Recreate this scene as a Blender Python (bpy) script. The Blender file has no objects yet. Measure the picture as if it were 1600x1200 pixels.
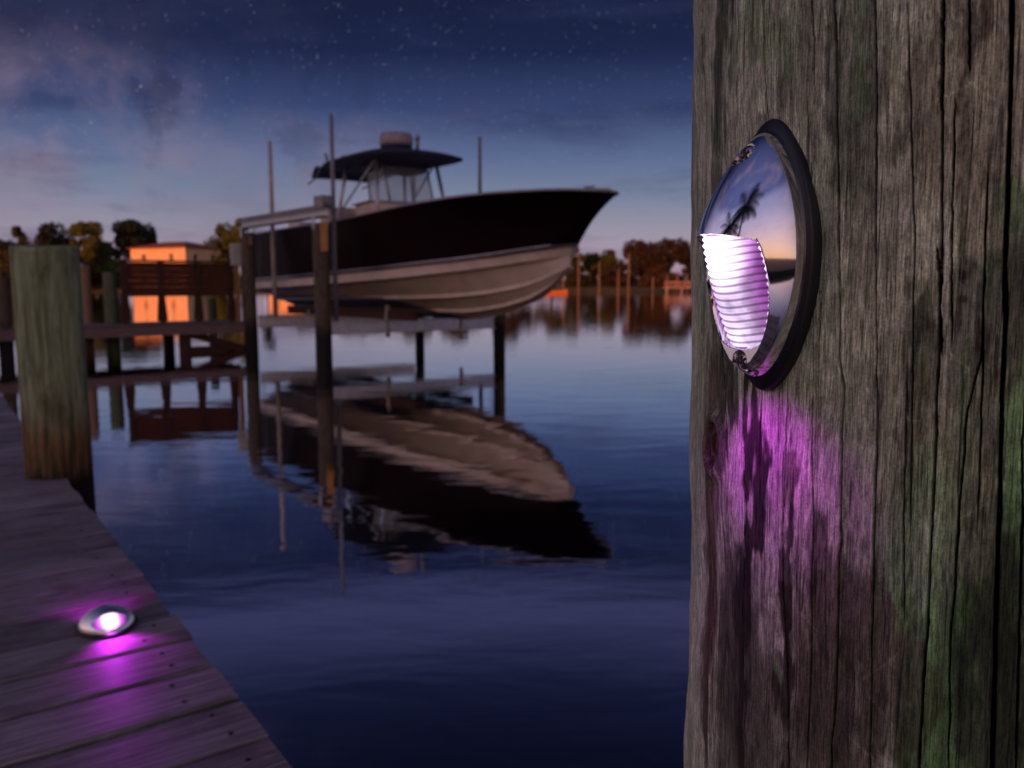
import bpy, math, random
import numpy as np
from mathutils import Vector, Matrix

rad = math.radians
SC = bpy.context.scene
COL = SC.collection

# ------------------------------------------------------------------ camera
PITCH = math.atan(154 / 1290.0)
CAMZ = 1.4
cam_d = bpy.data.cameras.new('camera')
cam = bpy.data.objects.new('camera', cam_d)
COL.objects.link(cam)
cam.location = (0, 0, CAMZ)
cam.rotation_euler = (math.pi / 2 - PITCH, 0, 0)
cam_d.sensor_width = 36
cam_d.lens = 36 * 1290 / 1600
cam_d.clip_start = 0.02
cam_d.clip_end = 5000
cam_d.dof.use_dof = True
cam_d.dof.focus_distance = 0.345
cam_d.dof.aperture_fstop = 16
SC.camera = cam

# ------------------------------------------------------------------ colour management
SC.view_settings.view_transform = 'Standard'
SC.view_settings.look = 'None'
SC.view_settings.exposure = 0.0
SC.view_settings.gamma = 1
SC.cycles.use_denoising = True
SC.cycles.max_bounces = 8
SC.cycles.sample_clamp_indirect = 4
SC.cycles.caustics_reflective = False
SC.cycles.caustics_refractive = False


def srgb(r, g, b, k=1.0):
    f = lambda c: ((c / 255 + 0.055) / 1.055) ** 2.4 if c > 10 else c / 255 / 12.92
    return (f(r) * k, f(g) * k, f(b) * k, 1)


# ------------------------------------------------------------------ node helpers
class NT:
    def __init__(s, tree):
        s.t = tree
        s.n = tree.nodes
        s.l = tree.links

    def new(s, typ, **kw):
        n = s.n.new(typ)
        for k, v in kw.items():
            setattr(n, k, v)
        return n

    def put(s, sock, v):
        if isinstance(v, bpy.types.NodeSocket):
            s.l.new(v, sock)
        elif v is not None:
            sock.default_value = v

    def math(s, op, a, b=None, c=None, clamp=False):
        n = s.new('ShaderNodeMath', operation=op)
        n.use_clamp = clamp
        s.put(n.inputs[0], a)
        s.put(n.inputs[1], b)
        s.put(n.inputs[2], c)
        return n.outputs[0]

    def vmath(s, op, a, b=None, out=0):
        n = s.new('ShaderNodeVectorMath', operation=op)
        s.put(n.inputs[0], a)
        s.put(n.inputs[1], b)
        return n.outputs[out]

    def mix(s, fac, a, b, mode='MIX'):
        n = s.new('ShaderNodeMix', data_type='RGBA', blend_type=mode)
        s.put(n.inputs[0], fac)
        s.put(n.inputs[6], a)
        s.put(n.inputs[7], b)
        return n.outputs[2]

    def noise(s, vec, scale, detail=4, rough=0.55, dist=0.0):
        n = s.new('ShaderNodeTexNoise')
        s.put(n.inputs['Vector'], vec)
        n.inputs['Scale'].default_value = scale
        n.inputs['Detail'].default_value = detail
        n.inputs['Roughness'].default_value = rough
        n.inputs['Distortion'].default_value = dist
        return n.outputs['Fac']

    def mapping(s, vec, scale=(1, 1, 1), rot=(0, 0, 0), loc=(0, 0, 0)):
        n = s.new('ShaderNodeMapping')
        s.put(n.inputs[0], vec)
        n.inputs['Scale'].default_value = scale
        n.inputs['Rotation'].default_value = rot
        n.inputs['Location'].default_value = loc
        return n.outputs[0]

    def ramp(s, fac, stops, interp='LINEAR'):
        n = s.new('ShaderNodeValToRGB')
        r = n.color_ramp
        r.interpolation = interp
        while len(r.elements) < len(stops):
            r.elements.new(0.5)
        for e, (p, c) in zip(r.elements, stops):
            e.position = p
            e.color = c if len(c) == 4 else (*c, 1)
        s.put(n.inputs[0], fac)
        return n.outputs[0]

    def smooth(s, v, a, b, lo=0.0, hi=1.0):
        n = s.new('ShaderNodeMapRange', interpolation_type='SMOOTHSTEP')
        s.put(n.inputs[0], v)
        n.inputs[1].default_value = a
        n.inputs[2].default_value = b
        n.inputs[3].default_value = lo
        n.inputs[4].default_value = hi
        return n.outputs[0]


# ------------------------------------------------------------------ world: dusk sky with stars
SUN_AZ = Vector((-0.45, -0.89, 0)).normalized()
SUN_EL = rad(2.6)
world = bpy.data.worlds.new('World')
SC.world = world
world.use_nodes = True
w = NT(world.node_tree)
w.n.clear()
tc = w.new('ShaderNodeTexCoord').outputs['Generated']
D = w.vmath('NORMALIZE', tc)
sp = w.new('ShaderNodeSeparateXYZ')
w.put(sp.inputs[0], D)
X, Y, Z = sp.outputs
zz = w.math('MULTIPLY', Z, 1 / 0.7, clamp=True)


def S(deg):
    return math.sin(rad(deg)) / 0.7


front = w.ramp(zz, [(S(0), srgb(184, 150, 160)), (S(1.5), srgb(170, 148, 163)), (S(3.6), srgb(154, 147, 165)),
                    (S(6), srgb(119, 130, 155)), (S(8.5), srgb(92, 107, 144)), (S(11.5), srgb(56, 70, 112)),
                    (S(15), srgb(29, 38, 72)), (S(18.5), srgb(25, 31, 60)), (S(22), srgb(66, 70, 112)),
                    (S(27), srgb(32, 37, 70)), (S(33), srgb(18, 22, 46)), (1.0, srgb(24, 30, 62))])
back = w.ramp(zz, [(0, srgb(255, 198, 150)), (S(6), srgb(252, 205, 176)), (S(14), srgb(232, 196, 198)),
                   (S(26), srgb(190, 176, 204)), (S(40), srgb(150, 150, 194)), (1.0, srgb(90, 98, 150))])
glow = w.vmath('DOT_PRODUCT', D, tuple(SUN_AZ), out=1)
gf = w.smooth(glow, -0.35, 0.75)
sky = w.mix(gf, front, back)
# soft cloud veils, flattened towards the horizon
cv = w.mapping(D, scale=(1.0, 1.0, 3.4))
c1 = w.noise(cv, 2.6, 6, 0.55, 0.1)
c2 = w.noise(w.mapping(D, scale=(1, 1, 5), loc=(3, 1, 2)), 4.2, 5, 0.6, 0.3)
cm = w.smooth(c1, 0.48, 0.74)
veil = w.math('MULTIPLY', cm, w.smooth(Z, 0.0, 0.12, 0.15, 0.42))
veil = w.math('MULTIPLY', veil, w.smooth(gf, 0.0, 1.0, 1.0, 0.45))
sky = w.mix(veil, sky, w.mix(gf, srgb(66, 68, 100), srgb(236, 190, 190)))
dk = w.math('MULTIPLY', w.math('MULTIPLY', w.smooth(c2, 0.52, 0.72), 0.45), w.smooth(gf, 0.0, 1.0, 1.0, 0.3))
sky = w.mix(dk, sky, w.mix(gf, srgb(42, 50, 88), srgb(120, 110, 160)))
# milky way patch, upper left
def px_dir(px, py):
    dx, dz = (px - 800) / 1290, (py - 600) / 1290
    return Vector((dx, math.cos(PITCH) - dz * math.sin(PITCH), -(math.sin(PITCH) + dz * math.cos(PITCH)))).normalized()

def patch(px, py, r0, r1, sy=1.0):
    c = px_dir(px, py)
    dv = w.vmath('SUBTRACT', D, tuple(c))
    dv = w.vmath('MULTIPLY', dv, (1, 1, sy))
    ln = w.vmath('LENGTH', dv, out=1)
    return w.smooth(ln, r0, r1, 1.0, 0.0)

mwn = w.noise(w.mapping(D, scale=(1, 1, 1.2)), 8.5, 8, 0.6, 0.15)
mwm = w.math('MULTIPLY', w.smooth(mwn, 0.36, 0.68),
             w.math('MAXIMUM', patch(110, 225, 0.0, 0.27, 1.75), w.math('MULTIPLY', patch(460, 270, 0.0, 0.25, 2.6), 0.5)))
sky = w.mix(w.math('MULTIPLY', mwm, 0.62), sky, srgb(148, 126, 144))
dkn = w.math('MULTIPLY', w.smooth(w.noise(D, 14, 6, 0.65, 0.1), 0.5, 0.66), patch(250, 130, 0.02, 0.34, 2.0))
sky = w.mix(w.math('MULTIPLY', dkn, 0.4), sky, srgb(28, 26, 52))
p2 = w.math('MULTIPLY', patch(755, 180, 0.0, 0.07, 3.2), w.smooth(mwn, 0.4, 0.6))
sky = w.mix(w.math('MULTIPLY', p2, 0.32), sky, srgb(90, 66, 96))
# stars
def stars(scale, r, lo, gain):
    v = w.new('ShaderNodeTexVoronoi', feature='F1')
    w.put(v.inputs['Vector'], D)
    v.inputs['Scale'].default_value = scale
    sc = w.new('ShaderNodeSeparateColor')
    w.put(sc.inputs[0], v.outputs['Color'])
    core = w.smooth(v.outputs['Distance'], r * 0.4, r, 1.0, 0.0)
    b = w.smooth(sc.outputs[0], lo, 1.0)
    b = w.math('POWER', b, 2.2)
    return w.math('MULTIPLY', w.math('MULTIPLY', core, b), gain)

st = w.math('ADD', stars(62, 0.034, 0.1, 2.6), w.math('ADD', stars(140, 0.07, 0.0, 1.0), stars(230, 0.12, 0.0, 0.55)))
st = w.math('MULTIPLY', st, w.math('MULTIPLY', w.smooth(Z, 0.07, 0.2), w.smooth(Z, 0.33, 0.40, 1.0, 0.0)))
st = w.math('MULTIPLY', st, w.smooth(gf, 0.0, 0.4, 1.0, 0.0))
stc = w.vmath('SCALE', (0.62, 0.72, 1.0))
stc.node.inputs['Scale'].default_value = 1
w.l.new(st, stc.node.inputs['Scale'])
# below the horizon
sky = w.mix(w.smooth(Z, -0.03, 0.0, 1.0, 0.0), sky, (0.02, 0.02, 0.03, 1))
sky = w.mix(1.0, sky, stc, 'ADD')
bg = w.new('ShaderNodeBackground')
w.put(bg.inputs[0], sky)
bg.inputs[1].default_value = 1.0
wo = w.new('ShaderNodeOutputWorld')
w.l.new(bg.outputs[0], wo.inputs[0])

# ------------------------------------------------------------------ sun, just above the horizon behind the camera
sl = bpy.data.lights.new('sun', 'SUN')
sl.energy = 3.8
sl.angle = rad(0.53)
sl.color = (1.0, 0.24, 0.035)
so = bpy.data.objects.new('sun', sl)
COL.objects.link(so)
sdir = Vector((SUN_AZ.x * math.cos(SUN_EL), SUN_AZ.y * math.cos(SUN_EL), math.sin(SUN_EL)))
so.rotation_euler = sdir.to_track_quat('Z', 'Y').to_euler()
so.location = sdir * 50


# ------------------------------------------------------------------ mesh helpers
def tag(o, label=None, cat=None, group=None, kind=None):
    if label: o['label'] = label
    if cat: o['category'] = cat
    if group: o['group'] = group
    if kind: o['kind'] = kind
    return o


def empty(name, loc=(0, 0, 0), rz=0, label=None, cat=None, group=None):
    o = bpy.data.objects.new(name, None)
    o.location = loc
    o.rotation_euler = (0, 0, rz)
    o.empty_display_size = 0.1
    COL.objects.link(o)
    return tag(o, label, cat, group)


class MB:
    def __init__(s):
        s.v, s.f, s.sm = [], [], []

    def add(s, vs, fs, smooth=False, M=None):
        b = len(s.v)
        for p in vs:
            p = Vector(p)
            s.v.append(tuple(M @ p) if M else tuple(p))
        for f in fs:
            s.f.append([b + i for i in f])
            s.sm.append(smooth)
        return s

    def box(s, c, d, M=None, rz=0):
        x, y, z = [k / 2 for k in d]
        R = Matrix.Translation(c) @ Matrix.Rotation(rz, 4, 'Z')
        if M: R = M @ R
        vs = [(i * x, j * y, k * z) for k in (-1, 1) for j in (-1, 1) for i in (-1, 1)]
        return s.add(vs, [(0, 2, 3, 1), (4, 5, 7, 6), (0, 1, 5, 4), (2, 6, 7, 3), (0, 4, 6, 2), (1, 3, 7, 5)], False, R)

    def bar(s, a, b, w_, h_, up=(0, 0, 1)):
        a, b = Vector(a), Vector(b)
        d = (b - a)
        L = d.length
        d.normalize()
        u = Vector(up)
        if abs(u.dot(d)) > 0.98: u = Vector((0, 1, 0))
        sd = d.cross(u).normalized()
        u = sd.cross(d)
        M = Matrix((sd, d, u)).transposed().to_4x4()
        M.translation = (a + b) / 2
        return s.box((0, 0, 0), (w_, L, h_), M)

    def tube(s, pts, r, n=10, caps=True, smooth=True):
        pts = [Vector(p) for p in pts]
        rs = r if isinstance(r, (list, tuple)) else [r] * len(pts)
        b = len(s.v)
        prev = None
        for i, p in enumerate(pts):
            d = (pts[min(i + 1, len(pts) - 1)] - pts[max(i - 1, 0)]).normalized()
            if prev is None:
                prev = d.orthogonal().normalized()
            sd = (prev - d * prev.dot(d)).normalized()
            prev = sd
            up = d.cross(sd)
            for k in range(n):
                a = 2 * math.pi * k / n
                s.v.append(tuple(p + (sd * math.cos(a) + up * math.sin(a)) * rs[i]))
        for i in range(len(pts) - 1):
            for k in range(n):
                k2 = (k + 1) % n
                s.f.append([b + i * n + k, b + i * n + k2, b + (i + 1) * n + k2, b + (i + 1) * n + k])
                s.sm.append(smooth)
        if caps:
            s.f.append([b + k for k in range(n)][::-1]); s.sm.append(False)
            s.f.append([b + (len(pts) - 1) * n + k for k in range(n)]); s.sm.append(False)
        return s

    def lathe(s, prof, n=24, M=None, smooth=True):
        b = len(s.v)
        for r, z in prof:
            for k in range(n):
                a = 2 * math.pi * k / n
                p = Vector((r * math.cos(a), r * math.sin(a), z))
                s.v.append(tuple(M @ p) if M else tuple(p))
        for i in range(len(prof) - 1):
            for k in range(n):
                k2 = (k + 1) % n
                s.f.append([b + i * n + k, b + i * n + k2, b + (i + 1) * n + k2, b + (i + 1) * n + k])
                s.sm.append(smooth)
        s.f.append([b + k for k in range(n)][::-1]); s.sm.append(False)
        s.f.append([b + (len(prof) - 1) * n + k for k in range(n)]); s.sm.append(False)
        return s

    def grid(s, rows, closed=False, smooth=True, flip=False):
        b = len(s.v)
        m = len(rows[0])
        for r in rows:
            for p in r: s.v.append(tuple(p))
        for i in range(len(rows) - 1):
            for j in range(m if closed else m - 1):
                j2 = (j + 1) % m
                q = [b + i * m + j, b + i * m + j2, b + (i + 1) * m + j2, b + (i + 1) * m + j]
                s.f.append(q[::-1] if flip else q)
                s.sm.append(smooth)
        return s

    def build(s, name, mat, parent=None, bevel=0, loc=None):
        me = bpy.data.meshes.new(name)
        me.from_pydata(s.v, [], s.f)
        me.polygons.foreach_set('use_smooth', s.sm)
        me.materials.append(mat)
        me.validate()
        me.update()
        o = bpy.data.objects.new(name, me)
        COL.objects.link(o)
        if parent: o.parent = parent
        if loc: o.location = loc
        if bevel:
            bm = o.modifiers.new('bevel', 'BEVEL')
            bm.width = bevel
            bm.segments = 2
            bm.limit_method = 'ANGLE'
        return o


# ------------------------------------------------------------------ materials
MATS = {}


def pmat(name, col, rough=0.6, metal=0.0, col2=None, scale=5.0, stretch=(1, 1, 1), bump=0.0, bscale=None, spec=0.5,
         emis=None, estr=0, coords='Object', detail=5, lo=0.35, hi=0.65):
    if name in MATS: return MATS[name]
    m = bpy.data.materials.new(name)
    m.use_nodes = True
    t = NT(m.node_tree)
    bs = t.n['Principled BSDF']
    bs.inputs['Roughness'].default_value = rough
    bs.inputs['Metallic'].default_value = metal
    bs.inputs['Specular IOR Level'].default_value = spec
    c = t.new('ShaderNodeTexCoord').outputs[coords]
    mp = t.mapping(c, scale=stretch)
    nf = t.noise(mp, scale, detail, 0.6)
    if col2 is None:
        col2 = tuple(k * 0.75 for k in col[:3]) + (1,)
    cc = t.mix(t.smooth(nf, lo, hi), (*col[:3], 1), (*col2[:3], 1))
    t.put(bs.inputs['Base Color'], cc)
    if bump:
        b = t.new('ShaderNodeBump')
        b.inputs['Strength'].default_value = bump
        b.inputs['Distance'].default_value = 0.02
        t.put(b.inputs['Height'], t.noise(mp, bscale or scale * 3, 4, 0.6))
        t.l.new(b.outputs[0], bs.inputs['Normal'])
    if emis:
        bs.inputs['Emission Color'].default_value = emis
        bs.inputs['Emission Strength'].default_value = estr
    MATS[name] = m
    return m


def wood(name, a, b, stretch=(18, 1.2, 18), rough=0.8, bump=0.5, scale=6):
    return pmat(name, a, rough, 0, b, scale, stretch, bump, scale * 2.2, 0.25)


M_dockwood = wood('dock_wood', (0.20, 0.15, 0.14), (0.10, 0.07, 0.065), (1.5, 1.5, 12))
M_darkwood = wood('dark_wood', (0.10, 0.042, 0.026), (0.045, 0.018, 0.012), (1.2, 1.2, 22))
M_railwood = wood('stained_wood', (0.14, 0.045, 0.022), (0.06, 0.02, 0.012), (1.2, 1.2, 26))
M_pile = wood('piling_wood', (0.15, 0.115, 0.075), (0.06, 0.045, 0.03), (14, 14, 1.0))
def wetfoot(m, z0, z1):
    t = NT(m.node_tree)
    bs = t.n['Principled BSDF']
    src = bs.inputs['Base Color'].links[0].from_socket
    pos = t.new('ShaderNodeNewGeometry').outputs['Position']
    s_ = t.new('ShaderNodeSeparateXYZ')
    t.put(s_.inputs[0], pos)
    zz_ = t.math('ADD', s_.outputs[2], t.math('MULTIPLY', t.noise(pos, 7, 3), 0.25))
    f_ = t.smooth(zz_, z0, z1, 0.92, 0.0)
    t.put(bs.inputs['Base Color'], t.mix(f_, src, (0.010, 0.009, 0.008, 1)))


wetfoot(M_pile, 0.55, 0.95)
M_pilegreen = wood('piling_wood_green', (0.15, 0.17, 0.09), (0.07, 0.075, 0.04), (14, 14, 1.0))
M_bracket = wood('cedar_bracket', (0.62, 0.30, 0.10), (0.45, 0.20, 0.07), (10, 10, 1))
M_alu = pmat('aluminium', (0.42, 0.42, 0.46), 0.38, 0.75, (0.33, 0.33, 0.37), 9, (1, 1, 1), 0.1)
M_aludull = pmat('dull_metal', (0.26, 0.25, 0.26), 0.5, 0.4, (0.18, 0.17, 0.18), 6, (1, 1, 1), 0.15)
M_pvc = pmat('pvc_pipe', (0.52, 0.44, 0.40), 0.5, 0, (0.36, 0.29, 0.25), 4, (3, 3, 0.7), 0.1)
M_darkpipe = pmat('grey_pipe', (0.22, 0.21, 0.25), 0.5, 0, (0.15, 0.14, 0.17), 4, (3, 3, 0.7), 0.1)
M_box = pmat('box_plastic', (0.45, 0.42, 0.38), 0.5, 0, (0.33, 0.30, 0.27), 8)
M_chrome = pmat('polished_chrome', (0.88, 0.85, 0.90), 0.075, 1.0, (0.78, 0.76, 0.8), 30, bump=0.0)
M_rubber = pmat('black_rubber', (0.012, 0.011, 0.018), 0.42, 0, (0.008, 0.008, 0.012), 60)
M_screw = pmat('screw_steel', (0.55, 0.53, 0.56), 0.22, 1.0, (0.35, 0.33, 0.36), 80)
M_darkhole = pmat('screw_recess', (0.01, 0.01, 0.012), 0.5, 0)


def ray_pt(px, py, d):
    v = px_dir(px, py)
    return Vector((v.x / v.y * d, d, CAMZ + v.z / v.y * d))


def gx(px, d):
    """world x of a thing seen at image column px and distance d (near the horizon)"""
    return (px - 800) / 1290 / 1.007 * d


def hz(py, d):
    return ray_pt(800, py, d).z


# ------------------------------------------------------------------ water, land
def make_water():
    m = bpy.data.materials.new('water')
    m.use_nodes = True
    t = NT(m.node_tree)
    bs = t.n['Principled BSDF']
    bs.inputs['Base Color'].default_value = (0.002, 0.003, 0.008, 1)
    bs.inputs['Roughness'].default_value = 0.6
    bs.inputs['Specular IOR Level'].default_value = 0.0
    gl = t.new('ShaderNodeBsdfGlossy')
    gl.inputs['Roughness'].default_value = 0.03
    gl.inputs['Color'].default_value = (0.97, 0.97, 1.0, 1)
    fr = t.new('ShaderNodeLayerWeight')
    fr.inputs['Blend'].default_value = 0.5
    refl = t.ramp(fr.outputs['Facing'], [(0.0, (0.06,) * 3), (0.35, (0.16,) * 3), (0.55, (0.48,) * 3), (0.68, (0.72,) * 3), (0.85, (0.9,) * 3), (1.0, (0.98,) * 3)])
    mx = t.new('ShaderNodeMixShader')
    t.put(mx.inputs[0], refl)
    t.l.new(bs.outputs[0], mx.inputs[1])
    t.l.new(gl.outputs[0], mx.inputs[2])
    t.l.new(mx.outputs[0], t.n['Material Output'].inputs[0])
    pos = t.new('ShaderNodeNewGeometry').outputs['Position']
    a = t.noise(t.mapping(pos, scale=(0.7, 1.5, 1)), 1.6, 3, 0.5, 0.3)
    b = t.noise(t.mapping(pos, scale=(0.5, 1.6, 1), rot=(0, 0, 0.2)), 6.5, 3, 0.5)
    c = t.noise(t.mapping(pos, scale=(0.25, 0.8, 1)), 0.16, 3, 0.5)
    cd = t.smooth(c, 0.42, 0.66)           # breeze patches
    h = t.math('ADD', t.math('MULTIPLY', a, 1.0), t.math('MULTIPLY', b, t.math('MULTIPLY_ADD', cd, 0.12, 0.03)))
    bp = t.new('ShaderNodeBump')
    bp.inputs['Strength'].default_value = 1.0
    bp.inputs['Distance'].default_value = 0.0036
    t.put(bp.inputs['Height'], h)
    t.l.new(bp.outputs[0], gl.inputs['Normal'])
    return m


mb = MB()
mb.add([(-2500, -7, 0), (2500, -7, 0), (2500, 2600, 0), (-2500, 2600, 0)], [(0, 1, 2, 3)])
mb.build('water', make_water())['kind'] = 'structure'

M_grass = pmat('bank_grass', (0.055, 0.065, 0.018), 0.9, 0, (0.10, 0.075, 0.03), 0.6, bump=0.4)
M_mud = pmat('yard_ground', (0.06, 0.06, 0.03), 0.9, 0, (0.09, 0.07, 0.045), 0.5)
rnd = random.Random(3)
xs = [-900 + i * 12 for i in range(151)]
prof = [(170, -0.6), (173, 0.0), (174.5, 0.45), (180, 0.9), (190, 1.3), (220, 1.8), (400, 3), (2600, 4)]
rows = []
for yy, z0 in prof:
    row = []
    for x in xs:
        k = 1 / (1 + math.exp(-(x + 5) / 12))
        wob = 1.6 * math.sin(x * 0.05) + 1.0 * math.sin(x * 0.13 + 1)
        row.append((x, yy + wob + 4 * k, z0 * (0.75 + 0.75 * k) if z0 > 0 else z0))
    rows.append(row)
mb = MB().grid(rows)
mb.build('far_bank', M_grass)['kind'] = 'structure'
mb = MB().add([(-2500, -2500, 0.5), (2500, -2500, 0.5), (2500, -6.5, 0.5), (-2500, -6.5, 0.5), (-2500, -6.5, -1), (2500, -6.5, -1)],
              [(0, 1, 2, 3), (3, 2, 5, 4)])
mb.build('yard_ground', M_mud)['kind'] = 'structure'

# ------------------------------------------------------------------ near wooden dock
DECKZ = 0.72
E0 = Vector((-0.3115, 1.0988, 0))
ED = Vector((-0.58375, 0.81193, 0)).normalized()
EW = Vector((-ED.y, ED.x, 0))       # inward, away from the water


def deck_mat():
    m = bpy.data.materials.new('weathered_decking')
    m.use_nodes = True
    t = NT(m.node_tree)
    bs = t.n['Principled BSDF']
    bs.inputs['Roughness'].default_value = 0.62
    bs.inputs['Specular IOR Level'].default_value = 0.35
    co = t.new('ShaderNodeTexCoord').outputs['Object']
    geo = t.new('ShaderNodeNewGeometry')
    rnd_i = geo.outputs['Random Per Island']
    # object x runs along each board
    off = t.new('ShaderNodeCombineXYZ')
    t.put(off.inputs[0], t.math('MULTIPLY', rnd_i, 37.0))
    t.put(off.inputs[1], t.math('MULTIPLY', rnd_i, 11.0))
    cv_ = t.vmath('ADD', co, off.outputs[0])
    g = t.noise(t.mapping(cv_, scale=(1.6, 34, 10)), 4, 6, 0.65, 0.25)
    fine = t.noise(t.mapping(cv_, scale=(5, 160, 40)), 6, 3, 0.6)
    blot = t.noise(t.mapping(cv_, scale=(1, 1.6, 1)), 5.5, 5, 0.6)
    c = t.mix(t.smooth(g, 0.3, 0.72), (0.135, 0.105, 0.105, 1), (0.40, 0.33, 0.335, 1))
    c = t.mix(t.smooth(blot, 0.42, 0.7, 0, 0.7), c, (0.085, 0.06, 0.052, 1))
    c = t.mix(t.math('MULTIPLY', t.smooth(fine, 0.55, 0.75), 0.6), c, (0.045, 0.032, 0.035, 1))
    br = t.math('MULTIPLY_ADD', rnd_i, 0.55, 0.72)
    vs = t.vmath('SCALE', c)
    t.l.new(br, vs.node.inputs['Scale'])
    t.put(bs.inputs['Base Color'], vs)
    b = t.new('ShaderNodeBump')
    b.inputs['Strength'].default_value = 0.6
    b.inputs['Distance'].default_value = 0.003
    t.put(b.inputs['Height'], t.math('ADD', g, t.math('MULTIPLY', fine, 0.5)))
    t.l.new(b.outputs[0], bs.inputs['Normal'])
    return m


dock = empty('wooden_dock', tuple(E0 + Vector((0, 0, DECKZ))), math.atan2(EW.y, EW.x),
             'weathered grey boardwalk dock in the lower left corner with a purple light on it', 'dock')
# local frame: x = inward along the boards, y = -ED (towards the camera)  -> check handedness
Ry = Matrix.Rotation(math.atan2(EW.y, EW.x), 3, 'Z') @ Vector((0, 1, 0))
sgn = 1 if Ry.dot(ED) > 0 else -1
rnd = random.Random(11)
mb = MB()
PITCHB = 0.1436
for k in range(-14, 88):
    s0 = 0.1037 + PITCHB * k + 0.005
    s1 = s0 + PITCHB - 0.0105
    yc = sgn * (s0 + s1) / 2
    x0 = rnd.uniform(-0.004, 0.004) - 0.002
    L = 2.9
    dz = rnd.uniform(-0.0018, 0.0018)
    wd = (s1 - s0) / 2
    # rounded board section
    sec = [(-wd, -0.036), (-wd, -0.005), (-wd + 0.0015, -0.0015), (-wd + 0.005, 0), (wd - 0.005, 0), (wd - 0.0015, -0.0015), (wd, -0.005), (wd, -0.036)]
    cup = rnd.uniform(-0.001, 0.001)
    rowsb = []
    nseg = 10
    for i in range(nseg + 1):
        xx = x0 + (L - x0) * i / nseg
        wv = 0.0008 * math.sin(xx * 3 + k)
        rowsb.append([(xx, yc + a + wv, b_ + dz) for a, b_ in sec])
    base = len(mb.v)
    mb.grid(rowsb, closed=True, smooth=False)
    n8 = len(sec)
    mb.f.append([base + i for i in range(n8)]); mb.sm.append(False)
    mb.f.append([base + nseg * n8 + i for i in range(n8)][::-1]); mb.sm.append(False)
dk_o = mb.build('decking', deck_mat(), dock)
mb = MB()
mb.box((0.05, sgn * 5.5, -0.14), (0.045, 15, 0.19))
mb.box((1.3, sgn * 5.5, -0.14), (0.045, 15, 0.19))
mb.box((2.7, sgn * 5.5, -0.14), (0.045, 15, 0.19))
mb.build('joist', M_darkwood, dock)
for s_ in (0.8, 3.4, 6.6, 10.0):
    for xx in (0.22, 2.5):
        MB().tube([(xx, sgn * s_, -0.05), (xx, sgn * s_, -2.2)], 0.11, 12).build('support_post', M_pile, dock)
# small screw heads along two joist lines
scr_me = None
for k in range(-3, 14):
    for xx in (0.06, 0.72):
        for q in (0.3, 0.72):
            if rnd.random() < 0.45 and scr_me is not None: continue
            if scr_me is None:
                scr_me = MB().lathe([(0.0038, -0.001), (0.0038, 0.0004)], 8).build('screw_head', M_darkhole, dock)
                c = scr_me
            else:
                c = scr_me.copy(); COL.objects.link(c)
            s_ = 0.1037 + PITCHB * (k + q)
            c.location = (xx + rnd.uniform(-.02, .02), sgn * (s_ + rnd.uniform(-.012, .012)), 0.0022)


# ------------------------------------------------------------------ round timber pilings
def piling(name, x, y, top, r, mat, label, group='timber pilings', bottom=-2.0, seed=0, cap=None):
    rr = random.Random(seed)
    n = 28
    ph = [rr.uniform(0, 6.28) for _ in range(6)]
    rows_ = []
    zs = [bottom, -0.2, 0.1, 0.35, 0.6, 0.9, 1.2, 1.5, 1.8, 2.1, 2.4, 2.7]
    zs = [z for z in zs if z < top - 0.08] + [top - 0.02, top]
    for z in zs:
        row = []
        for k in range(n):
            a = 2 * math.pi * k / n
            q = 1 + 0.02 * math.sin(3 * a + ph[0] + z) + 0.014 * math.sin(5 * a + ph[1] - z * 1.3) + 0.01 * math.sin(9 * a + ph[2])
            q *= 1 - 0.012 * (z - 0.5)
            if z == top: q *= 0.97
            row.append((r * q * math.cos(a), r * q * math.sin(a), z + (0.006 * math.sin(a * 2 + ph[3]) if z > top - 0.05 else 0)))
        rows_.append(row)
    m_ = MB().grid(rows_, closed=True)
    b = len(m_.v) - n
    m_.v.append((0, 0, top + 0.004))
    for k in range(n):
        m_.f.append([b + k, b + (k + 1) % n, len(m_.v) - 1]); m_.sm.append(False)
    o = m_.build(name, mat, loc=(x, y, 0))
    return tag(o, label, 'piling', group)


# the green stained piling by the near dock
def greenpile_mat():
    m = bpy.data.materials.new('algae_stained_piling')
    m.use_nodes = True
    t = NT(m.node_tree)
    bs = t.n['Principled BSDF']
    bs.inputs['Roughness'].default_value = 0.85
    bs.inputs['Specular IOR Level'].default_value = 0.2
    co = t.new('ShaderNodeTexCoord').outputs['Object']
    s_ = t.new('ShaderNodeSeparateXYZ')
    t.put(s_.inputs[0], co)
    g = t.noise(t.mapping(co, scale=(16, 16, 1.1)), 3.2, 6, 0.65, 0.3)
    blot = t.noise(t.mapping(co, scale=(4, 4, 1.3)), 2.6, 5, 0.62)
    c = t.mix(t.smooth(g, 0.3, 0.72), (0.16, 0.18, 0.09, 1), (0.44, 0.50, 0.27, 1))
    c = t.mix(t.smooth(blot, 0.48, 0.66, 0, 0.75), c, (0.07, 0.06, 0.022, 1))
    rz_ = t.math('ADD', s_.outputs[2], t.math('MULTIPLY', blot, 0.5))
    rust = t.smooth(rz_, 1.08, 1.26, 1, 0)
    c = t.mix(t.math('MULTIPLY', rust, 0.85), c, t.mix(t.smooth(g, 0.4, 0.6), (0.05, 0.022, 0.01, 1), (0.24, 0.10, 0.03, 1)))
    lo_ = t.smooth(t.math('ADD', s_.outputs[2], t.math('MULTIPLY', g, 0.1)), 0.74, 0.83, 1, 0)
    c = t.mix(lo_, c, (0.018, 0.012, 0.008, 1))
    t.put(bs.inputs['Base Color'], c)
    b = t.new('ShaderNodeBump')
    b.inputs['Strength'].default_value = 0.7
    b.inputs['Distance'].default_value = 0.012
    t.put(b.inputs['Height'], g)
    t.l.new(b.outputs[0], bs.inputs['Normal'])
    return m


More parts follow.
